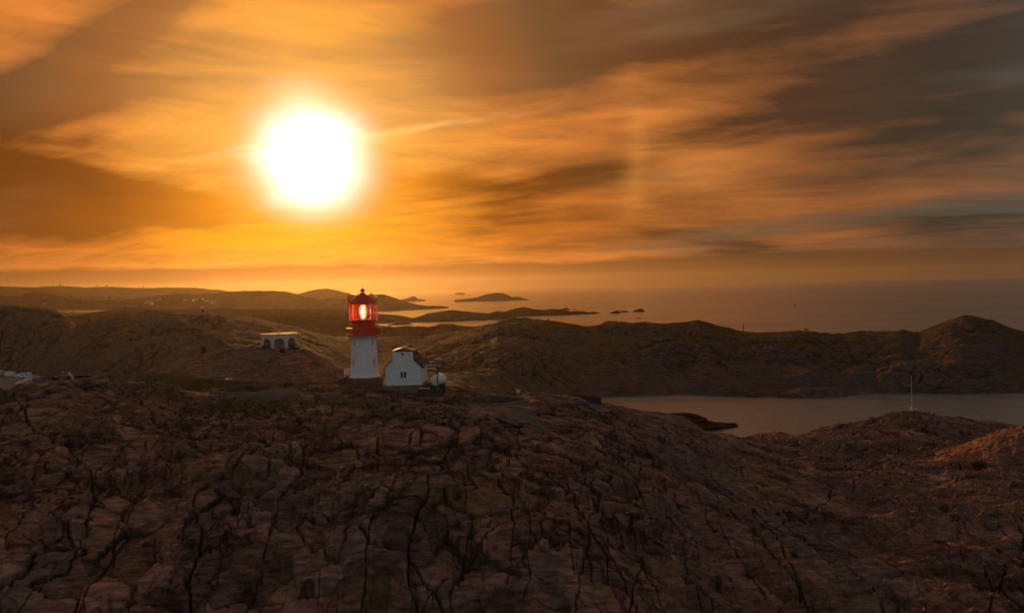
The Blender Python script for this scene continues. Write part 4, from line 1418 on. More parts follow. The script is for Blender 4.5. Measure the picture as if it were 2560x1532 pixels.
# ------------------------------------------------------------------ terrace, mast, tank, pipes
def build_terrace():
    c = P_DECK
    t = thing('terrace', 'dark concrete terrace under the white tank, right of the house', 'terrace', c)
    MB().box((-0.2, 2.2, -0.75), (4.4, 5.6, 1.5)).build('base', M['darkconc'], t)
    pl = None
    for k in range(5):
        z = -0.2 - 0.29 * k
        pl = MB().box((-0.2, -0.66, z), (4.46, 0.07, 0.27)).build('plank', M['timber'], t)
    MB().box((-0.2, -0.62, 0.03), (4.56, 0.24, 0.10)).build('kerb', M['timber'], t)
    MB().box((-1.35, -0.46, 0.13), (2.0, 0.14, 0.22)).build('curb_rail', M['pipe'], t)
    q = P(953, 976, 146)
    t = thing('terrace', 'low broad concrete block in front of the house, left corner', 'terrace', q)
    MB().box((0, 1.2, -0.55), (2.3, 3.0, 1.1)).build('base', M['darkconc'], t)
    MB().box((0, 1.2, 0.04), (2.42, 3.12, 0.12)).build('slab', M['concrete'], t)
    q = P(1012, 972, 145)
    t = thing('terrace', 'long brown stone step under the white house front', 'step', q)
    MB().box((0.3, 0.5, -0.6), (4.4, 1.2, 1.2)).build('base', M['granite'], t)
    MB().box((1.2, -0.2, -0.45), (2.4, 0.8, 0.5)).build('slab', M['granite'], t)


build_terrace()


def build_mast():
    b = P(1095, 972, 144.6)
    t = thing('radar_mast', 'grey mast carrying a flared platform and white radar bar before the tank', 'mast', b)
    MB().tube([(0, 0, -0.3), (0, 0, 3.75)], [0.15, 0.13], 10).build('pole', M['mast'], t, 50)
    MB().lathe([(0.34, -0.2), (0.34, 0.06), (0.15, 0.1)], 12).build('foot', M['mast'], t)
    MB().lathe([(0.14, 3.62), (0.2, 3.78), (0.46, 3.96), (0.56, 4.02), (0.56, 4.09), (0.05, 4.10)], 18).build('platform', M['blk'], t, 40)
    g = MB()
    for k in range(10):
        g.tube([at(36 * k, 0.52, 4.08), at(36 * k, 0.52, 5.0)], 0.014, 4)
    for z in (4.4, 4.7, 5.0):
        for k in range(10):
            g.tube([at(36 * k, 0.52, z), at(36 * (k + 1), 0.52, z)], 0.014, 4)
    g.build('guard_rail', M['steel'], t)
    MB().lathe([(0.16, 4.08), (0.18, 4.7), (0.26, 4.85), (0.26, 5.15), (0.12, 5.3), (0.06, 5.42)], 14).build('gearbox', M['mast'], t, 40)
    MB().box((0.02, 0, 5.48), (1.5, 0.13, 0.12), R(-6)).build('radar_bar', M['pipe'], t)
    MB().lathe([(0.01, -0.07), (0.07, 0), (0.01, 0.07)], 10, c=(-0.48, 0.1, 4.62)).build('lamp', M['pipe'], t)


build_mast()


def build_tank():
    b = P(1089, 966, 146.6)
    t = thing('storage_tank', 'large white cylindrical tank lying on the terrace right of the house', 'tank', b, R(-24))
    r, L = 0.98, 2.5
    m = MB()
    prof = [(0.02, -0.26), (0.45, -0.22), (0.8, -0.12), (1.0, 0.0), (r, 0.12), (r, L - 0.12), (1.0, L), (0.7, L + 0.14), (0.02, L + 0.22)]
    n = 32
    vs = []; fs = []
    for q, y in prof:
        for k in range(n):
            w = 2 * math.pi * k / n
            vs.append((q * math.cos(w), y, r + 0.16 + q * math.sin(w)))
    for i in range(len(prof) - 1):
        for k in range(n):
            fs.append((i * n + k, i * n + (k + 1) % n, (i + 1) * n + (k + 1) % n, (i + 1) * n + k))
    m.add(vs, fs)
    m.build('shell', M['tank'], t, 50)
    for y in (0.6, L - 0.6):
        MB().box((0, y, 0.22), (1.7, 0.28, 0.56)).build('saddle', M['concrete'], t)
    MB().lathe([(0.26, 0), (0.26, 0.16), (0.32, 0.18), (0.32, 0.24), (0.02, 0.26)], 16, c=(0.0, 1.3, 2 * r + 0.12)).build('manhole', M['tank'], t, 40)
    MB().box((0.55, 2.1, r + 0.85), (0.30, 0.30, 0.30), R(20)).build('valve', M['blk'], t)


build_tank()


def build_pipes():
    h = P_HOUSE
    t = thing('pipe', 'white bent air pipe running from the house to the tank', 'pipe', (h.x, h.y, h.z))
    b = P(1093, 951, 146.6) - h
    MB().tube([(3.2, 1.2, 2.85), (4.6, 1.2, 2.85), (b.x - 0.35, b.y + 0.4, 2.82), (b.x - 0.1, b.y + 0.5, 2.68), (b.x, b.y + 0.6, 2.4), (b.x, b.y + 0.7, 1.6)], 0.10, 10).build('bent_run', M['pipe'], t, 50)
    MB().tube([(3.2, 2.2, 3.35), (b.x - 0.1, 2.2, 3.35)], 0.07, 8).build('upper_run', M['pipe'], t, 50)
    MB().tube([(3.3, 2.2, 3.3), (3.9, 1.8, 4.3), (4.7, 1.2, 4.9), (b.x - 0.1, b.y + 0.2, 5.3)], 0.025, 5).build('stay_cable', M['steel'], t)


build_pipes()


def build_fences():
    def fence(label, X0, X1, Yb, d, zs, n):
        p0 = P(X0, Yb, d); p1 = P(X1, Yb, d)
        t = thing('fence', label, 'fence', p0)
        v = p1 - p0
        for z in zs:
            MB().tube([(0, 0, z), (v.x, v.y, z)], 0.045, 6).build('rail', M['pipe'], t)
        for k in range(n):
            q = v * (k / (n - 1))
            MB().tube([(q.x, q.y, -0.6), (q.x, q.y, max(zs) + 0.03)], 0.04, 6).build('post', M['pipe'], t)
    fence('white railing left of the lighthouse base catching the low sun', 861, 880, 938, 153, (0.35, 0.75, 1.12), 3)
    fence('white railing between the lighthouse tower and the house', 946, 965, 932, 154, (0.7, 1.15), 3)
    q = P(862, 948, 150)
    t = thing('stairs', 'grey concrete steps climbing to the left side of the lighthouse', 'stairs', q)
    for k in range(6):
        MB().box((-0.9 + 0.38 * k, 0.3, -0.35 + 0.2 * k - 0.4), (0.38, 1.5, 0.8)).build('step', M['concrete'], t)
    MB().add([(-1.2, -0.55, -0.9), (1.3, -0.55, -0.9), (1.3, -0.55, 0.95), (-1.2, -0.55, -0.15), (-1.2, -0.42, -0.9), (1.3, -0.42, -0.9), (1.3, -0.42, 0.95), (-1.2, -0.42, -0.15)],
             [(0, 1, 2, 3), (4, 7, 6, 5), (0, 4, 5, 1), (1, 5, 6, 2), (2, 6, 7, 3), (3, 7, 4, 0)]).build('side_wall', M['concrete'], t)


build_fences()


# ------------------------------------------------------------------ pavilion on the knoll
def build_pavilion():
    X, Y, Z = G_PAV
    c = P(699, 868, 196)
    gx = c.x; gy = c.y
    base = Vector((gx, gy, c.z - 0.15))
    t = thing('pavilion', 'white octagonal pavilion with round arches and flat roof on the knoll', 'pavilion', base, R(16))
    ap = 4.05
    side = 2 * ap * math.tan(R(22.5))
    H = 3.45
    th = 0.32

    def panel(arch):
        m = MB()
        hw = side / 2
        if not arch:
            m.box((0, -ap + th / 2, H / 2 - 0.75), (side - 0.01, th, H + 1.5))
            return m
        aw, sill, spring = 1.30, 0.52, 1.28
        n = 14
        xs = [-aw + 2 * aw * k / n for k in range(n + 1)]
        zs = [spring + math.sqrt(max(0, aw * aw - x * x)) for x in xs]
        y0, y1 = -ap, -ap + th
        m.box(((-hw - aw) / 2, (y0 + y1) / 2, H / 2 - 0.75), (hw - aw, th, H + 1.5))
        m.box(((hw + aw) / 2, (y0 + y1) / 2, H / 2 - 0.75), (hw - aw, th, H + 1.5))
        m.box((0, (y0 + y1) / 2, (sill - 1.5) / 2), (2 * aw, th, sill + 1.5))
        for k in range(n):
            a, b, za, zb = xs[k], xs[k + 1], zs[k], zs[k + 1]
            m.add([(a, y0, za), (b, y0, zb), (b, y0, H), (a, y0, H), (a, y1, za), (b, y1, zb), (b, y1, H), (a, y1, H)],
                  [(0, 1, 2, 3), (4, 7, 6, 5), (0, 4, 5, 1), (3, 2, 6, 7)])
        return m
    wa = ws = None
    for k in range(8):
        arch = k in (0, 1, 2, 6, 7)
        if arch and wa is None:
            wa = o = panel(True).build('arch_wall', M['pav'], t)
            sl = MB().box((0, -ap - 0.05, 0.56), (2.5, 0.5, 0.10)).build('bench', M['timber'], o)
        elif not arch and ws is None:
            ws = o = panel(False).build('rear_wall', M['pav'], t)
        else:
            o = dup(wa if arch else ws, t)
        o.rotation_euler.z = R(45 * k)
    rr = (ap + 0.28) / math.cos(R(22.5))
    m = MB()
    pts = [(rr * math.sin(R(45 * k + 22.5)), -rr * math.cos(R(45 * k + 22.5))) for k in range(8)]
    vs = [(x, y, H + 0.003) for x, y in pts] + [(x, y, H + 0.09) for x, y in pts] + [(0, 0, H + 0.36)]
    m.add(vs, [tuple(range(7, -1, -1))] + [(k, (k + 1) % 8, 8 + (k + 1) % 8, 8 + k) for k in range(8)] + [(8 + k, 8 + (k + 1) % 8, 16) for k in range(8)])
    m.build('roof', simple('roof_coating', (.20, .15, .11), 0.7, var=0.4, scale=1.0, spec=0.06), t)
    MB().lathe([(0.30, 0), (0.28, 0.12), (0.10, 0.2), (0.02, 0.21)], 12, c=(0, 0, H + 0.36)).build('roof_cap', M['pipe'], t)
    v = MB().tube([(0, 0, H + 0.5), (0, 0, H + 3.6)], 0.035, 6)
    v.lathe([(0.02, -0.14), (0.13, 0), (0.02, 0.14)], 10, c=(0.03, 0, H + 1.55))
    v.lathe([(0.02, -0.10), (0.09, 0), (0.02, 0.10)], 10, c=(0.0, 0, H + 2.3))
    v.build('finial_rod', M['blk'], t)
    MB().add([(0.0, 0, H + 3.3), (0.16, 0.01, H + 3.2), (0.16, 0.01, H + 3.65), (0.05, 0, H + 3.7), (0.0, 0.03, H + 3.3), (0.16, 0.04, H + 3.2), (0.16, 0.04, H + 3.65), (0.05, 0.03, H + 3.7)],
             [(0, 1, 2, 3), (4, 7, 6, 5), (0, 4, 5, 1), (1, 5, 6, 2), (2, 6, 7, 3), (3, 7, 4, 0)]).build('weather_vane', M['blk'], t)
    MB().lathe([(ap - 0.35, 0.1), (0.02, 0.12)], 24).build('floor', M['concrete'], t)
    return base


M['pav'] = plaster('lime_washed_stone', (.62, .60, .57))
PAV = build_pavilion()


def leafy(n, sx, sy, sz, size, rng):
    m = MB()
    for _ in range(n):
        u = Vector((rng.gauss(0, 1), rng.gauss(0, 1), rng.gauss(0, 1))).normalized() * (rng.random() ** 0.4)
        c = Vector((u.x * sx, u.y * sy, abs(u.z) * sz + 0.05))
        a = Vector((rng.gauss(0, 1), rng.gauss(0, 1), rng.gauss(0, 1))).normalized()
        b = a.cross(Vector((rng.gauss(0, 1), rng.gauss(0, 1), rng.gauss(0, 1)))).normalized()
        s = size * rng.uniform(0.6, 1.3)
        m.add([c - a * s, c + b * s * 0.6, c + a * s, c - b * s * 0.6], [(0, 1, 2, 3)])
    return m


rng = random.Random(12)
for X, Y, d, s, lab in ((664, 872, 190.6, 1.0, 'dark bush against the front left corner of the pavilion'),
                        (735, 872, 191.5, 1.15, 'dark green bush at the right front corner of the pavilion'),
                        (705, 879, 189.5, 0.6, 'low dark bush under the middle arch of the pavilion')):
    q = P(X, Y + 4, d)
    z = ridge_z(G_PAV, q.x, q.y)
    t = thing('bush', lab, 'bush', (q.x, q.y, z - 0.1), 0, 'bushes round the pavilion')
    leafy(260, 1.3 * s, 0.9 * s, 1.35 * s, 0.17, rng).build('foliage', M['bush'], t)
    st = MB()
    for k in range(5):
        st.tube([(0, 0, -0.2), (rng.uniform(-.5, .5) * s, rng.uniform(-.3, .3) * s, 0.8 * s)], [0.04, 0.015], 5)
    st.build('stem', M['trunk'], t)
q = P(650.5, 866, 196); z = ridge_z(G_PAV, q.x, q.y)
t = thing('viewing_post', 'dark viewing post standing left of the pavilion', 'post', (q.x, q.y, z - 0.05))
MB().tube([(0, 0, -0.1), (0, 0, 0.95)], 0.08, 8).build('pole', M['blk'], t)
MB().box((0, 0, 1.10), (0.42, 0.24, 0.30)).build('head', M['blk'], t)


def cairn(label, p, w, h, rg):
    t = thing('cairn', label, 'cairn', p)
    k = max(4, int(h / 0.32))
    for i in range(k):
        f = i / k
        s = w * (1.25 - 0.55 * f)
        for j in range(2 if f < 0.75 else 1):
            MB().box(((j - 0.5) * s * 0.48 * (1 if f < 0.75 else 0.01) + rg.uniform(-.05, .05), rg.uniform(-.08, .08), h * (f + 0.5 / k)),
                     (s * (0.55 if f < 0.75 else 0.9), s * 0.8, h / k * 0.98), rg.uniform(-0.3, 0.3), 0.92).build('stone', M['boulder'], t)


q = P(510, 886, 194.5); cairn('square dark stone pillar on the ridge left of the pavilion', (q.x, q.y, ridge_z(G_PAV, q.x, q.y) - 0.3), 1.0, 1.9, random.Random(1))
for X, g, w, h, lab in ((1371, G_RIGHT, 1.0, 1.7, 'small cairn on the top of the far shore ridge'), (507, G_LEFT, 1.3, 2.0, 'small cairn on the summit of the inland hill'),
                        (634, G_LEFT, 1.5, 1.6, 'low cairn on the inland hill just before it slopes to the pavilion')):
    p = on_ridge(g, X); cairn(lab, (p.x, p.y, p.z - 0.2), w, h, random.Random(X))


# ------------------------------------------------------------------ old gun positions
def gun_pit(label, c, r_in, r_out, depth, stepped=False):
    t = thing('gun_pit', label, 'gun emplacement', c)
    m = MB().lathe([(r_out + 0.5, -1.6), (r_out, 0.0), (r_out - 0.10, 0.08), (r_in + 0.08, 0.08), (r_in, 0.0), (r_in, -depth)], 72)
    ph = c.x
    m.v = [(x * (1 + 0.03 * math.sin(3 * math.atan2(y, x) + ph) + 0.012 * math.sin(11 * math.atan2(y, x))), y, z + (0.10 * math.sin(2 * math.atan2(y, x) + ph) + 0.05 * math.sin(9 * math.atan2(y, x) + ph) + random.uniform(-.03, .03)) * (z > -0.1)) for x, y, z in m.v]
    m.build('parapet', M['concrete'], t, 40)
    MB().lathe([(r_in + 0.02, -depth), (0.02, -depth + 0.03)], 48).build('floor', M['darkconc'], t)
    return t


t = gun_pit('round concrete gun pit with grey equipment inside, far left of the headland', PIT_A, 4.6, 6.2, 0.9)
for k in range(10):
    MB().box(at(100 + 16 * k, 4.5, -0.45), (0.9, 0.25, 0.55), R(100 + 16 * k)).build('locker', M['darkconc'], t)
q = PIT_A + Vector((-0.6, -1.2, -0.9))
t = thing('gun_mount', 'grey gun mount with pale fittings in the far left gun pit', 'gun mount', q)
MB().lathe([(1.0, 0), (1.0, 0.3), (0.55, 0.5), (0.5, 1.0)], 20).build('pedestal', M['mast'], t, 40)
MB().box((0, 0, 1.25), (1.5, 0.9, 0.55)).build('cradle', M['mast'], t)
MB().tube([(-0.5, 0.2, 1.45), (0.6, -0.4, 1.7)], [0.14, 0.08], 8).build('barrel', M['mast'], t)
MB().tube([(1.0, 0.2, 2.0), (2.2, -0.3, 0.7)], 0.06, 6).build('hand_rail', M['pipe'], t)
MB().tube([(1.3, 0.3, 2.0), (2.5, -0.2, 0.7)], 0.06, 6).build('hand_rail', M['pipe'], t)
MB().lathe([(0.01, -0.13), (0.13, 0), (0.01, 0.13)], 10, c=(0.15, 0, 2.1)).build('lamp', M['pipe'], t)
MB().tube([(0.15, 0, 1.5), (0.15, 0, 2.0)], 0.04, 6).build('lamp_post', M['mast'], t)
MB().lathe([(0.01, -0.10), (0.10, 0), (0.01, 0.10)], 10, c=(-1.0, -0.4, 1.3)).build('lamp', M['pipe'], t)

t = gun_pit('wide round gun pit with a rock mound inside, left of the lighthouse', PIT_B, 5.0, 6.3, 0.8)
for k in range(16):
    for s in (1, -1):
        if k < 9:
            MB().box(at(s * (70 + 7 * k), 4.65, -0.42), (0.34, 0.55, 0.7), R(s * (70 + 7 * k))).build('step', M['concrete'], t)
mb = MB()
pr = []
for i in range(9):
    f = i / 8
    pr.append((3.3 * (1 - f ** 2.2) + 0.02, -0.85 + 2.1 * f ** 0.8))
mb.lathe(pr, 40)
rg = random.Random(8)
mb.v = [(x * (1 + 0.10 * math.sin(x * 3 + z * 4)) * 1.12, y * 0.8, z + 0.12 * math.sin(x * 2.3 + y * 1.7)) for x, y, z in mb.v]
o = mb.build('rock_mound', M['boulder'], None, 60, loc=PIT_B + Vector((-0.6, 0.8, -0.05)))
tag(o, 'brown rock mound standing in the gun pit left of the lighthouse', 'rock')
gun_pit('dark round gun pit right of the terrace and tank', PIT_C, 5.0, 5.9, 1.1)
gun_pit('dark round gun pit low near the water, right of the stone wall', PIT_D, 4.6, 5.8, 1.6)


def apron(label, corners, dz=0.18):
    """concrete slab poured over the rock: follows the smoothed ground between four corners (column, distance)"""
    n, mth = 26, 14
    A, B, C, D_ = [np.array([pdir(X, 900).x * d, d]) for X, d in corners]
    u, v = np.meshgrid(np.linspace(0, 1, n), np.linspace(0, 1, mth))
    pt = ((1 - v)[..., None] * ((1 - u)[..., None] * A + u[..., None] * B) + v[..., None] * ((1 - u)[..., None] * D_ + u[..., None] * C))
    x, y = pt[..., 0], pt[..., 1]
    wob = 0.5 * np.sin(u * 9) * (v < 0.02) - 0.5 * np.sin(u * 7 + 1) * (v > 0.98)
    y = y + wob
    g = np.array([[max(ground(a + dx, b + dy) for dx, dy in ((0, 0), (.7, 0), (-.7, 0), (0, .7), (0, -.7))) for a, b in zip(ra, rb)] for ra, rb in zip(x, y)])
    for _ in range(4):
        p = np.pad(g, 1, mode='edge')
        g = np.maximum((p[1:-1, 1:-1] * 2 + p[:-2, 1:-1] + p[2:, 1:-1] + p[1:-1, :-2] + p[1:-1, 2:]) / 6, g - 0.05)
    edge = np.minimum(np.minimum(u, 1 - u) * 8, np.minimum(v, 1 - v) * 6).clip(0, 1)
    z = g + dz * edge - 0.25 * (1 - edge)
    top = np.stack([x, y, z], -1).reshape(-1, 3)
    o = mesh_from('concrete_slab', top, grid_faces(mth, n), M['concrete'])
    sol = np.stack([x, y, z - 0.8], -1).reshape(-1, 3)
    me = o.data
    tag(o, label, 'slab')
    return o


apron('smooth grey concrete slab on the rock below the dark pit', [(1150, 126), (1395, 128), (1330, 146), (1165, 146)])
apron('pale concrete slab sloping to the water beside the lowest gun pit', [(1640, 168), (1760, 178), (1735, 203), (1665, 186)])
apron('pale concrete floor in front of the gun pit with the rock mound', [(545, 138), (760, 139), (745, 148), (560, 148)], 0.10)


# ------------------------------------------------------------------ stone wall and small fittings
def build_wall():
    a = P(1382, 986, 176); b = P(1497, 986, 168)
    v = b - a
    L = v.length
    rz = math.atan2(v.y, v.x)
    t = thing('stone_wall', 'dark dry stone retaining wall ending above the channel', 'wall', (a.x, a.y, a.z), rz)
    H = 3.4
    MB().box((L / 2, 0.5, -H / 2), (L - 0.06, 0.8, H - 0.06)).build('core', M['darkconc'], t)
    m = MB(); rg = random.Random(5)
    z = -H
    while z < -0.1:
        h = rg.uniform(0.22, 0.38)
        x = rg.uniform(-0.2, 0)
        while x < L:
            w = rg.uniform(0.3, 0.65)
            m.box((min(x + w / 2, L - w / 2), 0.10 + rg.uniform(-0.07, 0.05), z + h / 2), (w * 0.92, 0.30, min(h, -z) * 0.90), rg.uniform(-.04, .04), rg.uniform(0.82, 0.97))
            x += w
        for y in (0.3, 0.62):
            m.box((L + rg.uniform(-0.05, 0.03), y, z + h / 2), (0.2, 0.34, min(h, -z) * 0.9), rg.uniform(-.05, .05), 0.9)
        z += h
    o = m.build('stonework', simple('dark_wall_stone', (.075, .068, .062), 0.9, var=0.65, scale=2.2, bmp=0.06), t); o['kind'] = 'stuff'
    for k in range(8):
        MB().box((L * (k + 0.5) / 8, 0.45, 0.05), (L / 8 - 0.05, 1.0, 0.14), rg.uniform(-.02, .02)).build('coping_stone', M['darkconc'], t)


build_wall()
q = P(1442, 985, 172.5)
t = thing('searchlight', 'dark lamp on a stand with a pale base on the stone wall', 'searchlight', q)
MB().box((0, 0, 0.16), (0.9, 0.5, 0.3)).build('base', M['concrete'], t)
MB().tube([(0, 0, 0.3), (0, 0, 0.8)], 0.07, 8).build('stand', M['blk'], t)
MB().tube([(0, 0.25, 1.1), (0, -0.25, 1.15)], 0.32, 14).build('lamp_drum', M['blk'], t)
MB().tube([(0.25, 0, 1.3), (0.45, 0, 1.75)], 0.03, 5).build('handle', M['blk'], t)
q = P(1421, 986, 174)
t = thing('bollard', 'short pale bollard with a thin rod on the stone wall', 'bollard', q)
MB().box((0, 0, 0.2), (0.7, 0.4, 0.4)).build('base', M['concrete'], t)
MB().tube([(-0.2, 0, 0.3), (-0.2, 0, 1.3)], 0.03, 5).build('rod', M['mast'], t)
q = gpt(1294, 164)
q.z = max(q.z, P(1294, 992, 164).z)
t = thing('ventilation_pipe', 'pair of small white ventilation pipes beyond the dark pit', 'vent', q)
for s in (-1, 1):
    MB().tube([(0.2 * s, 0, -0.4), (0.2 * s, 0, 0.75)], 0.14, 8).build('pipe', M['pipe'], t)
    MB().lathe([(0.24, 0), (0.22, 0.12), (0.02, 0.2)], 10, c=(0.2 * s, 0, 0.75 + 0.12 * (s < 0))).build('cowl', M['pipe'], t)
MB().box((0, 0, -0.1), (0.9, 0.6, 0.3)).build('base', M['concrete'], t)
q = gpt(570, 164)
t = thing('utility_box', 'small pale blue grey box on the grass left of the pit', 'box', q)
MB().box((0, 0, 0.35), (1.3, 0.6, 0.7)).build('cabinet', simple('pale_blue_paint', (.42, .50, .56), 0.4), t)
MB().box((0, 0, 0.74), (1.4, 0.7, 0.07)).build('lid', M['steel'], t)

q = gpt(2278, 226)
t = thing('radio_mast', 'thin tall white mast with a small cabinet on the right hillock', 'mast', q)
MB().tube([(0, 0, -0.3), (0, 0, 4), (0, 0, 11.3)], [0.085, 0.07, 0.035], 8).build('pole', M['pipe'], t)
MB().box((-0.12, -0.05, 2.1), (0.5, 0.4, 0.9)).build('cabinet', M['pipe'], t)
MB().box((0.0, 0, 0.35), (0.5, 0.5, 0.9)).build('foot', M['concrete'], t)
q = gpt(2288, 226.5)
t = thing('weather_sensor', 'small white weather sensor on a post beside the thin mast', 'sensor', q)
MB().tube([(0, 0, -0.2), (0, 0, 1.5)], 0.05, 6).build('post', M['pipe'], t)
MB().box((0.05, 0, 1.6), (0.5, 0.2, 0.3)).build('sensor_head', M['pipe'], t)
MB().tube([(0.2, 0, 1.7), (0.25, 0, 2.3)], 0.04, 5).build('sensor_rod', M['pipe'], t)
p = on_ridge(G_RIGHT, 1857)
t = thing('beacon_post', 'dark upright beacon post on the far ridge against the sea', 'beacon', p)
MB().tube([(0, 0, -0.6), (0, 0, 4.6), (0, 0, 5.2)], [0.26, 0.22, 0.10], 8).build('pole', M['blk'], t)
MB().lathe([(0.34, 3.0), (0.34, 3.7)], 8).build('band', M['rust'], t)


# ------------------------------------------------------------------ vehicles in the car park
def make_camper():
    t = thing('motorhome', '', 'motorhome', (0, 0, 0))
    L, Wd = 6.4, 2.2
    MB().prism([(-L / 2, 0.45), (L / 2 - 1.5, 0.45), (L / 2 - 1.5, 2.0), (L / 2 - 0.75, 2.15), (L / 2 - 0.7, 2.75), (L / 2 - 1.0, 2.95), (-L / 2 + 0.1, 2.95), (-L / 2, 2.8)], -Wd / 2, Wd / 2).build('body', M['vanwhite'], t)
    MB().prism([(L / 2 - 1.52, 0.45), (L / 2, 0.45), (L / 2, 1.05), (L / 2 - 0.55, 1.25), (L / 2 - 1.1, 1.98), (L / 2 - 1.52, 1.98)], -Wd / 2 + 0.08, Wd / 2 - 0.08).build('cab', M['vanwhite'], t)
    for x in (-2.0, 0.2):
        MB().box((x, -Wd / 2 - 0.004, 1.95), (1.1, 0.03, 0.55)).build('window', M['paneD'], t)
    MB().box((L / 2 - 1.25, -Wd / 2 + 0.07, 1.6), (0.5, 0.04, 0.5)).build('window', M['paneD'], t)
    MB().box((-0.9, -Wd / 2 - 0.004, 1.35), (0.62, 0.03, 1.7)).build('door', M['pipe'], t)
    for x in (-L / 2 + 1.4, L / 2 - 0.95):
        for s in (-1, 1):
            MB().tube([(x, s * (Wd / 2 - 0.22), 0.36), (x, s * (Wd / 2 + 0.01), 0.36)], 0.36, 14).build('wheel', M['tyre'], t)
    MB().box((-L / 2 - 0.04, 0, 0.6), (0.1, 2.0, 0.2)).build('bumper', M['tyre'], t)
    return t


def make_van():
    t = thing('van', '', 'van', (0, 0, 0))
    L, Wd = 5.0, 1.9
    MB().prism([(-L / 2, 0.4), (L / 2, 0.4), (L / 2, 0.95), (L / 2 - 0.8, 1.2), (L / 2 - 1.5, 2.0), (-L / 2 + 0.15, 2.05), (-L / 2, 1.9)], -Wd / 2, Wd / 2).build('body', M['vanwhite'], t)
    for x, w in ((-1.5, 1.1), (-0.2, 1.1), (0.85, 0.7)):
        MB().box((x, -Wd / 2 - 0.004, 1.55), (w, 0.03, 0.55)).build('window', M['paneD'], t)
    for x in (-L / 2 + 1.0, L / 2 - 0.9):
        for s in (-1, 1):
            MB().tube([(x, s * (Wd / 2 - 0.2), 0.34), (x, s * (Wd / 2 + 0.01), 0.34)], 0.34, 14).build('wheel', M['tyre'], t)
    for s in (-1, 1):
        MB().box((L / 2 + 0.003, s * 0.65, 0.8), (0.03, 0.3, 0.16)).build('headlight', M['pipe'], t)
    return t


camper = make_camper(); van = make_van()
used = set()
for src, X, Y, rz, lab in ((camper, 2, 938, 100, 'white motorhome cut by the left edge of the car park view'), (camper, 24, 941, 160, 'white motorhome parked second from the left on the car park'),
                           (van, 45, 943, 172, 'small white van parked between the two motorhomes'), (camper, 67, 944, 8, 'white motorhome with a long side turned to view, nearest the rock'),
                           (van, 90, 947, 30, 'white van half hidden behind the rock at the car park edge'), (van, 69, 953, 200, 'white van standing closer, just above the headland rock'),
                           (van, 52, 961, 215, 'lowest white van on the car park, partly behind the rock')):
    o = src if src not in used else dup(src)
    used.add(src)
    d = (CAM_Z - LOT.z) / -pdir(X, Y).z
    v = pdir(X, Y)
    o.location = (v.x * d, d, LOT.z)
    o.rotation_euler.z = R(rz)
    tag(o, lab, None, 'vehicles on the car park')

# ------------------------------------------------------------------ boats
def sitter(h=1.0):
    """small seated figure as one continuous surface"""
    m = MB()
    m.tube([(0, 0, 0.0), (0, 0, 0.12), (0, 0, 0.35), (0, 0, 0.58), (0, 0, 0.66), (0, 0, 0.72), (0, 0, 0.80), (0, 0, 0.92), (0, 0, 0.98)],
           [0.20, 0.22, 0.19, 0.22, 0.10, 0.06, 0.10, 0.11, 0.03], 10)
    return m


def boat(label, X, Y, L, cabin, people):
    d = CAM_Z / -pdir(X, Y).z
    v = pdir(X, Y)
    t = thing('boat', label, 'boat', (v.x * d, d, -0.1), R(8))
    m = MB()
    st = [(-0.5, 0.36, 0.62), (-0.25, 0.42, 0.62), (0.1, 0.42, 0.66), (0.35, 0.28, 0.76), (0.5, 0.02, 0.9)]
    vs = []; fs = []
    for x, w, h in st:
        W_ = w * L * 0.42
        vs += [(x * L, -W_, h), (x * L, -W_ * 0.7, 0.02), (x * L, 0, -0.12), (x * L, W_ * 0.7, 0.02), (x * L, W_, h), (x * L, W_ * 0.88, h), (x * L, W_ * 0.6, 0.25), (x * L, -W_ * 0.6, 0.25), (x * L, -W_ * 0.88, h)]
    for i in range(len(st) - 1):
        for k in range(9):
            fs.append((i * 9 + k, i * 9 + (k + 1) % 9, (i + 1) * 9 + (k + 1) % 9, (i + 1) * 9 + k))
    fs.append(tuple(range(9))); fs.append(tuple(36 + k for k in range(9)))
    m.add(vs, fs).build('hull', M['blk'], t)
    if cabin:
        MB().prism([(-0.15 * L, 0.4), (0.16 * L, 0.4), (0.08 * L, 1.7), (-0.12 * L, 1.7)], -0.13 * L, 0.13 * L).build('cabin', M['blk'], t)
        MB().tube([(-0.05 * L, 0, 1.7), (-0.05 * L, 0, 2.6)], 0.05, 5).build('mast', M['blk'], t)
    else:
        for x in (-0.2, 0.05):
            MB().box((x * L, 0, 0.36), (0.3, 1.4, 0.05)).build('seat', M['timber'], t)
        MB().box((-0.53 * L, 0, 0.75), (0.35, 0.4, 0.9)).build('outboard_motor', M['blk'], t)
    for x, y, h, lab in people:
        o = sitter().build('person', M['skin'], None, 60, loc=Vector((v.x * d, d, 0.28)) + Vector((x, y, 0)))
        o.scale = (1.25, 1.25, h)
        tag(o, lab, 'person')


boat('small open boat with people aboard on the sea beyond the far ridge', 2016, 824, 4.6, False,
     [(-1.2, 0, 1.35, 'person in dark clothes at the stern of the small open boat'), (0.2, 0.1, 1.7, 'tallest person, dark, amidships in the small open boat'), (1.1, 0, 1.25, 'person in dark clothes at the bow of the small open boat')])
boat('tiny dark cabin boat far out on the open sea', 1987, 764.5, 7.0, True, [])

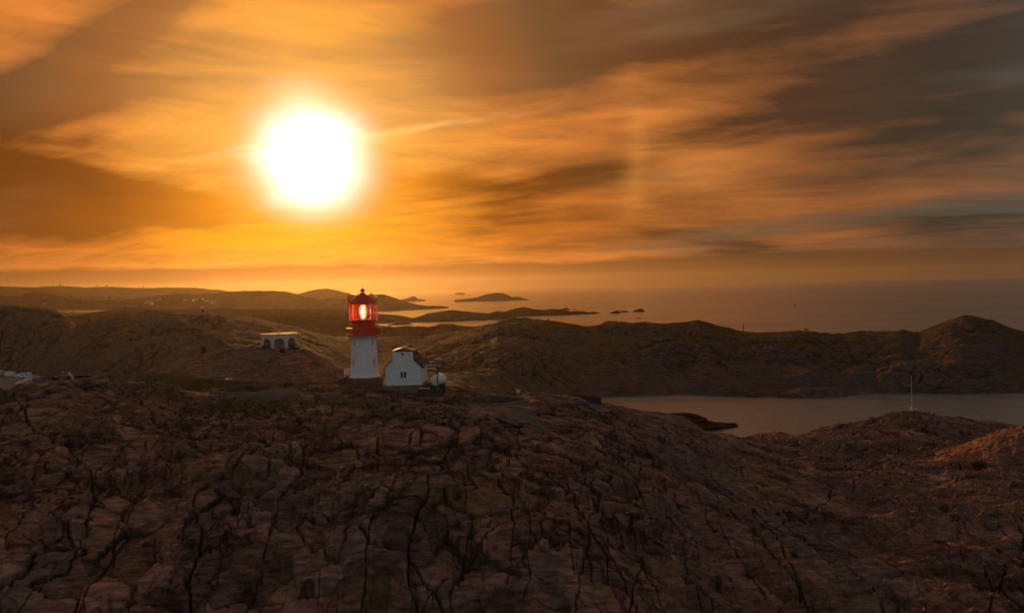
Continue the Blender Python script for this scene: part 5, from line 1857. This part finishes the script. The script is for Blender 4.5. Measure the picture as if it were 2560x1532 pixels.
# ------------------------------------------------------------------ far houses, masts and trees
def far_house(label, X, g, Y, w, rz):
    p = row_hit(g, X, Y)
    t = thing('farm_house', label, 'house', (p.x, p.y, p.z - 0.5), R(rz), 'white houses on the far hillsides')
    dp, h = w * 0.62, w * 0.36
    MB().prism([(-dp / 2, 0), (dp / 2, 0), (dp / 2, h), (0, h + dp * 0.42), (-dp / 2, h)], -w / 2, w / 2).build('wall', M['farwhite'], t)
    for s in (-1, 1):
        MB().add([(s * dp * 0.56, -w * 0.53, h - dp * 0.05), (s * dp * 0.56, w * 0.53, h - dp * 0.05), (0, w * 0.53, h + dp * 0.42 + 0.1), (0, -w * 0.53, h + dp * 0.42 + 0.1),
                  (s * dp * 0.56, -w * 0.53, h - dp * 0.05 + 0.25), (s * dp * 0.56, w * 0.53, h - dp * 0.05 + 0.25), (0, w * 0.53, h + dp * 0.42 + 0.35), (0, -w * 0.53, h + dp * 0.42 + 0.35)],
                 [(0, 1, 2, 3), (4, 7, 6, 5), (0, 4, 5, 1), (1, 5, 6, 2), (2, 6, 7, 3), (3, 7, 4, 0)]).build('roof', M['slate'], t)
    for k in (-0.28, 0.0, 0.28):
        MB().box((-dp / 2 - 0.02, k * w, h * 0.55), (0.12, w * 0.11, h * 0.36)).build('window', M['paneD'], t)
    MB().box((0.0, w * 0.1, h + dp * 0.42 + 0.6), (0.9, 0.9, 1.6)).build('chimney', M['darkconc'], t)


for X, g, d, w, rz, lab in ((369, G_J, 758, 13, 75, 'wide white house, leftmost of those on the far hillside'), (380, G_J, 760, 9, 10, 'small white house right beside the leftmost far house'),
                            (398, G_J, 749, 9, 60, 'white house alone high on the hillside above the leftmost pair'), (484, G_J, 752, 11, 20, 'first white house of the middle cluster on the far hillside'),
                            (492, G_J, 750, 9, 80, 'second white house of the middle cluster, turned side on'), (506, G_J, 749, 12, 35, 'tallest white house of the middle cluster under the hill crest'),
                            (516, G_J, 753, 9, 70, 'last white house of the middle cluster on the right'), (533, G_J, 758, 13, 85, 'long white house right of the middle cluster'),
                            (508, G_J, 770, 12, 15, 'white house standing lowest, below the middle cluster'), (462, G_J, 753, 9, 50, 'small white house just left of the middle cluster'),
                            (182, G_M, 786, 7, 70, 'white house in the valley left, above the rock gap'), (112, G_K, 760, 10, 70, 'faint white house on the slope behind the left rock hump'),
                            (322, G_J, 765, 10, 65, 'white house beside the light slope left of the far hill')):
    far_house(lab, X, g, d, w, rz)
p = on_ridge(G_L, 153)
for X, h, lab in ((153, 22, 'tall thin mast on the farthest ridge above the left hump'), (363, 15, 'short thin mast on the farthest ridge, right of the taller one')):
    p = on_ridge(G_L, X)
    t = thing('telecom_mast', lab, 'mast', (p.x, p.y, p.z - 2))
    m = MB()
    for s in ((-1, -1), (1, -1), (1, 1), (-1, 1)):
        m.tube([(1.4 * s[0], 1.4 * s[1], 0), (0.5 * s[0], 0.5 * s[1], h)], 0.3, 5)
    for k in range(6):
        z = h * k / 6; w = 1.4 - 0.9 * k / 6
        m.tube([(-w, -w, z), (w - 0.15, -w + 0.15, z + h / 6)], 0.15, 4); m.tube([(w, -w, z), (-w + .15, -w + .15, z + h / 6)], 0.15, 4)
    m.build('lattice', M['blk'], t)
    MB().box((0, 0, h - 1), (2.4, 2.4, 2)).build('antenna_panel', M['blk'], t)


def make_pine(h, rg, ragged):
    t = thing('pine_tree', '', 'tree', (0, 0, 0))
    MB().tube([(0, 0, -1.0), (0.1, 0, h * 0.5), (0.05, 0.05, h * 0.97)], [0.28, 0.18, 0.05], 6).build('trunk', M['trunk'], t)
    m = MB()
    n = int(150)
    for i in range(n):
        f = rg.random() ** 0.8
        z = h * (0.16 + 0.84 * f)
        rad = h * (0.27 if ragged else 0.22) * (1 - f) ** (0.65 if ragged else 0.9) + 0.12
        a = rg.uniform(0, 6.283); r = rad * rg.uniform(0.35, 1.0)
        c = Vector((r * math.cos(a), r * math.sin(a), z - r * 0.25))
        o = Vector((math.cos(a), math.sin(a), -0.35)).normalized(); s = Vector((-math.sin(a), math.cos(a), rg.uniform(-.3, .3)))
        L = h * 0.075 * rg.uniform(0.7, 1.4)
        m.add([c - o * L, c + s * L * 0.5, c + o * L, c - s * L * 0.5], [(0, 1, 2, 3)])
    m.build('crown', M['pine'], t)
    return t


rg = random.Random(21)
protos = [make_pine(13, rg, False), make_pine(11, rg, True), make_pine(9, rg, True)]
first = [True] * 3
TK = ['pointed', 'broad ragged', 'short bushy']


def plant(g, X, d, k, s, where='in the dark row above the left valley', group='pine trees above the left valley'):
    p = on_ridge(g, X, d)
    o = protos[k] if first[k] else dup(protos[k])
    first[k] = False
    o.location = (p.x, p.y, p.z - 0.3)
    o.rotation_euler.z = rg.uniform(0, 6)
    o.scale = (s, s, s)
    tag(o, 'dark %s pine tree %s' % (TK[k], where), None, group)


for X0, X1, n, g in ((160, 192, 9, G_K), (194, 244, 18, G_K), (246, 316, 26, G_K)):
    for i in range(n):
        X = rg.uniform(X0, X1); p = on_ridge(g, X); plant(g, X, p.y - rg.uniform(0, 70), rg.choice((0, 0, 1, 2)), rg.uniform(0.8, 1.4))
for i in range(34):
    X = rg.uniform(318, 640)
    p = on_ridge(G_J, X); plant(G_J, X, p.y - rg.uniform(0, 60), rg.choice((1, 2, 2)), rg.uniform(0.35, 0.8), 'on the crest over the white houses', 'pine trees over the white houses')
for i in range(40):
    X = rg.choice((rg.uniform(95, 160), rg.uniform(240, 330), rg.uniform(0, 520)))
    p = on_ridge(G_L, X); plant(G_L, X, p.y - rg.uniform(0, 40), rg.choice((0, 1, 2)), rg.uniform(0.6, 1.1), 'on the farthest ridge against the sky', 'pine trees on the farthest ridge')
for X, s, w in ((681, 0.62, 'tallest of those behind the pavilion'), (675, 0.3, 'right beside the tallest one behind the pavilion'), (736, 0.3, 'behind the right edge of the pavilion'),
                (614, 0.3, 'on the lowland left of the pavilion'), (760, 0.25, 'on the lowland just right of the pavilion')):
    p = on_ridge(G_A, X); plant(G_A, X, p.y - 8, 0, s, w, 'lone pine trees on the lowland')
for X, d, s, w in ((160, 575, 0.3, 'on the shoulder of the left rock hump'), (222, 560, 0.5, 'standing first in the gap between the inland hills'), (240, 585, 0.42, 'second in the gap between the inland hills'), (248, 580, 0.36, 'third and smallest at the inland hill edge')):
    g = G_LEFT if X > 199 else G_HUMP
    plant(g, X, d, 1, s, w, 'lone trees by the inland hills')


# ------------------------------------------------------------------ loose boulders and rubble on the headland
def make_boulder(rg):
    bm = bmesh.new()
    bmesh.ops.create_icosphere(bm, subdivisions=3, radius=1.0)
    cuts = [(Vector((rg.gauss(0, 1), rg.gauss(0, 1), rg.gauss(0, 0.8))).normalized(), rg.uniform(0.55, 0.85)) for _ in range(9)]
    for v in bm.verts:
        for n_, d_ in cuts:
            k = v.co.dot(n_)
            if k > d_: v.co -= n_ * (k - d_) * 0.92
        v.co *= 1 + 0.03 * math.sin(v.co.x * 7 + v.co.y * 5)
    me = bpy.data.meshes.new('boulder'); bm.to_mesh(me); bm.free()
    me.materials.append(M['boulder'])
    return me


rg = random.Random(33)
BM = [make_boulder(rg) for _ in range(5)]
BOULD = [(2440, 158, 2.6, 1.4, 'big pale boulder on the right slope below the hillock'), (2160, 176, 0.7, 0.7, 'upright pale stone on the saddle left of the thin mast'),
         (1968, 181, 0.6, 0.5, 'small pale stone at the end of a long crack near the water'), (300, 108, 1.6, 0.9, 'rounded boulder on the left slabs below the far left pit'),
         (470, 118, 1.7, 1.3, 'rounded boulder beside the rubble hollow'), (610, 116, 1.5, 1.2, 'rounded boulder under the rubble hollow, right side'),
         (1000, 110, 1.5, 1.0, 'wedge shaped boulder resting on slabs below the house'), (1060, 107, 1.3, 0.9, 'angular boulder right of the wedge shaped one'),
         (720, 154, 2.3, 1.5, 'rounded boulder on the grass between the pit and the lighthouse'), (860, 104, 1.3, 0.8, 'flat boulder wedged in a long joint below the lighthouse'),
         (1700, 118, 1.3, 0.8, 'long boulder lying on the strata right of centre'), (1810, 116, 1.1, 0.7, 'blunt boulder on the strata right of the long one'),
         (1640, 113, 1.2, 0.8, 'tilted boulder on the strata left of the long one'), (150, 97, 1.6, 1.0, 'boulder near the left edge of the lower rock face'),
         (60, 88, 1.2, 0.9, 'boulder lowest on the left edge of the rock face'), (2340, 148, 1.5, 0.8, 'low boulder left of the big pale boulder')]
for X, d, w, h, lab in BOULD:
    q = gpt(X, d)
    o = bpy.data.objects.new('boulder', BM[rg.randrange(5)])
    COL.objects.link(o)
    o.location = (q.x, q.y, q.z + h * 0.12)
    o.scale = (w * 0.6, w * 0.5, h * 0.55)
    o.rotation_euler = (rg.uniform(-.2, .2), rg.uniform(-.2, .2), rg.uniform(0, 6))
    tag(o, lab, 'boulder')


def rubble():
    vs = []; fs = []
    rg2 = np.random.default_rng(5)
    n = 0
    spots = [(560, 133, 12, 5, 620), (420, 126, 9, 4, 260), (2200, 165, 9, 12, 420), (1080, 130, 9, 6, 240), (150, 100, 9, 6, 160), (1690, 172, 2, 2, 40)]
    for X, d, sx, sy, k in spots:
        cx = pdir(X, 900).x * d
        for _ in range(k):
            x = cx + rg2.normal() * sx * 0.6; y = d + rg2.normal() * sy * 0.6
            if y < 75 or y > 220: continue
            z = ground(x, y)
            s = 0.10 + 0.28 * rg2.random() ** 2.5
            M3 = rg2.normal(size=(3, 3)); qm, _ = np.linalg.qr(M3)
            oct_ = np.array([(1, 0, 0), (-1, 0, 0), (0, 1, 0), (0, -1, 0), (0, 0, 1), (0, 0, -1)]) * np.array([1.3, 0.9, 0.7]) * s
            vs += [tuple(p + np.array([x, y, z + s * 0.3])) for p in oct_ @ qm.T]
            fs += [tuple(i + n for i in t_) for t_ in ((0, 2, 4), (2, 1, 4), (1, 3, 4), (3, 0, 4), (2, 0, 5), (1, 2, 5), (3, 1, 5), (0, 3, 5))]
            n += 6
    o = mesh_from('rubble', np.array(vs), np.array(fs), M['boulder'], False)
    tag(o, 'loose broken stones scattered in the hollows of the headland', 'stones', kind='stuff')


rubble()


def grass():
    rg2 = np.random.default_rng(9)
    V = []; n = 0
    for (cx, cy, rx, ry, s) in LAWNS:
        k = int(420 * rx * ry ** 0.5 * s)
        x = cx + rg2.normal(size=k) * rx * 0.55; y = cy + rg2.normal(size=k) * ry * 0.55
        for a, b in zip(x, y):
            if any(math.hypot(a - p[0].x, b - p[0].y) < p[2] + 0.2 for p in PITS) or math.hypot(a - P_TOWER.x, b - P_TOWER.y) < 3.4: continue
            if abs(a - P_HOUSE.x) < 3.4 and -0.2 < b - P_HOUSE.y < 10.2: continue
            z = ground(a, b)
            h = 0.18 + 0.22 * rg2.random()
            for _ in range(2):
                t = rg2.random() * 6.28
                dx, dy = math.cos(t) * 0.05, math.sin(t) * 0.05
                lx, ly = rg2.normal() * 0.12, rg2.normal() * 0.12
                V += [(a - dx, b - dy, z - 0.03), (a + dx, b + dy, z - 0.03), (a + lx, b + ly, z + h)]
                n += 1
    o = mesh_from('grass', np.array(V), np.arange(3 * n).reshape(-1, 3), M['grass'], False)
    tag(o, 'golden dry grass on the flat ground round the gun pits and tower', 'grass', kind='stuff')


grass()
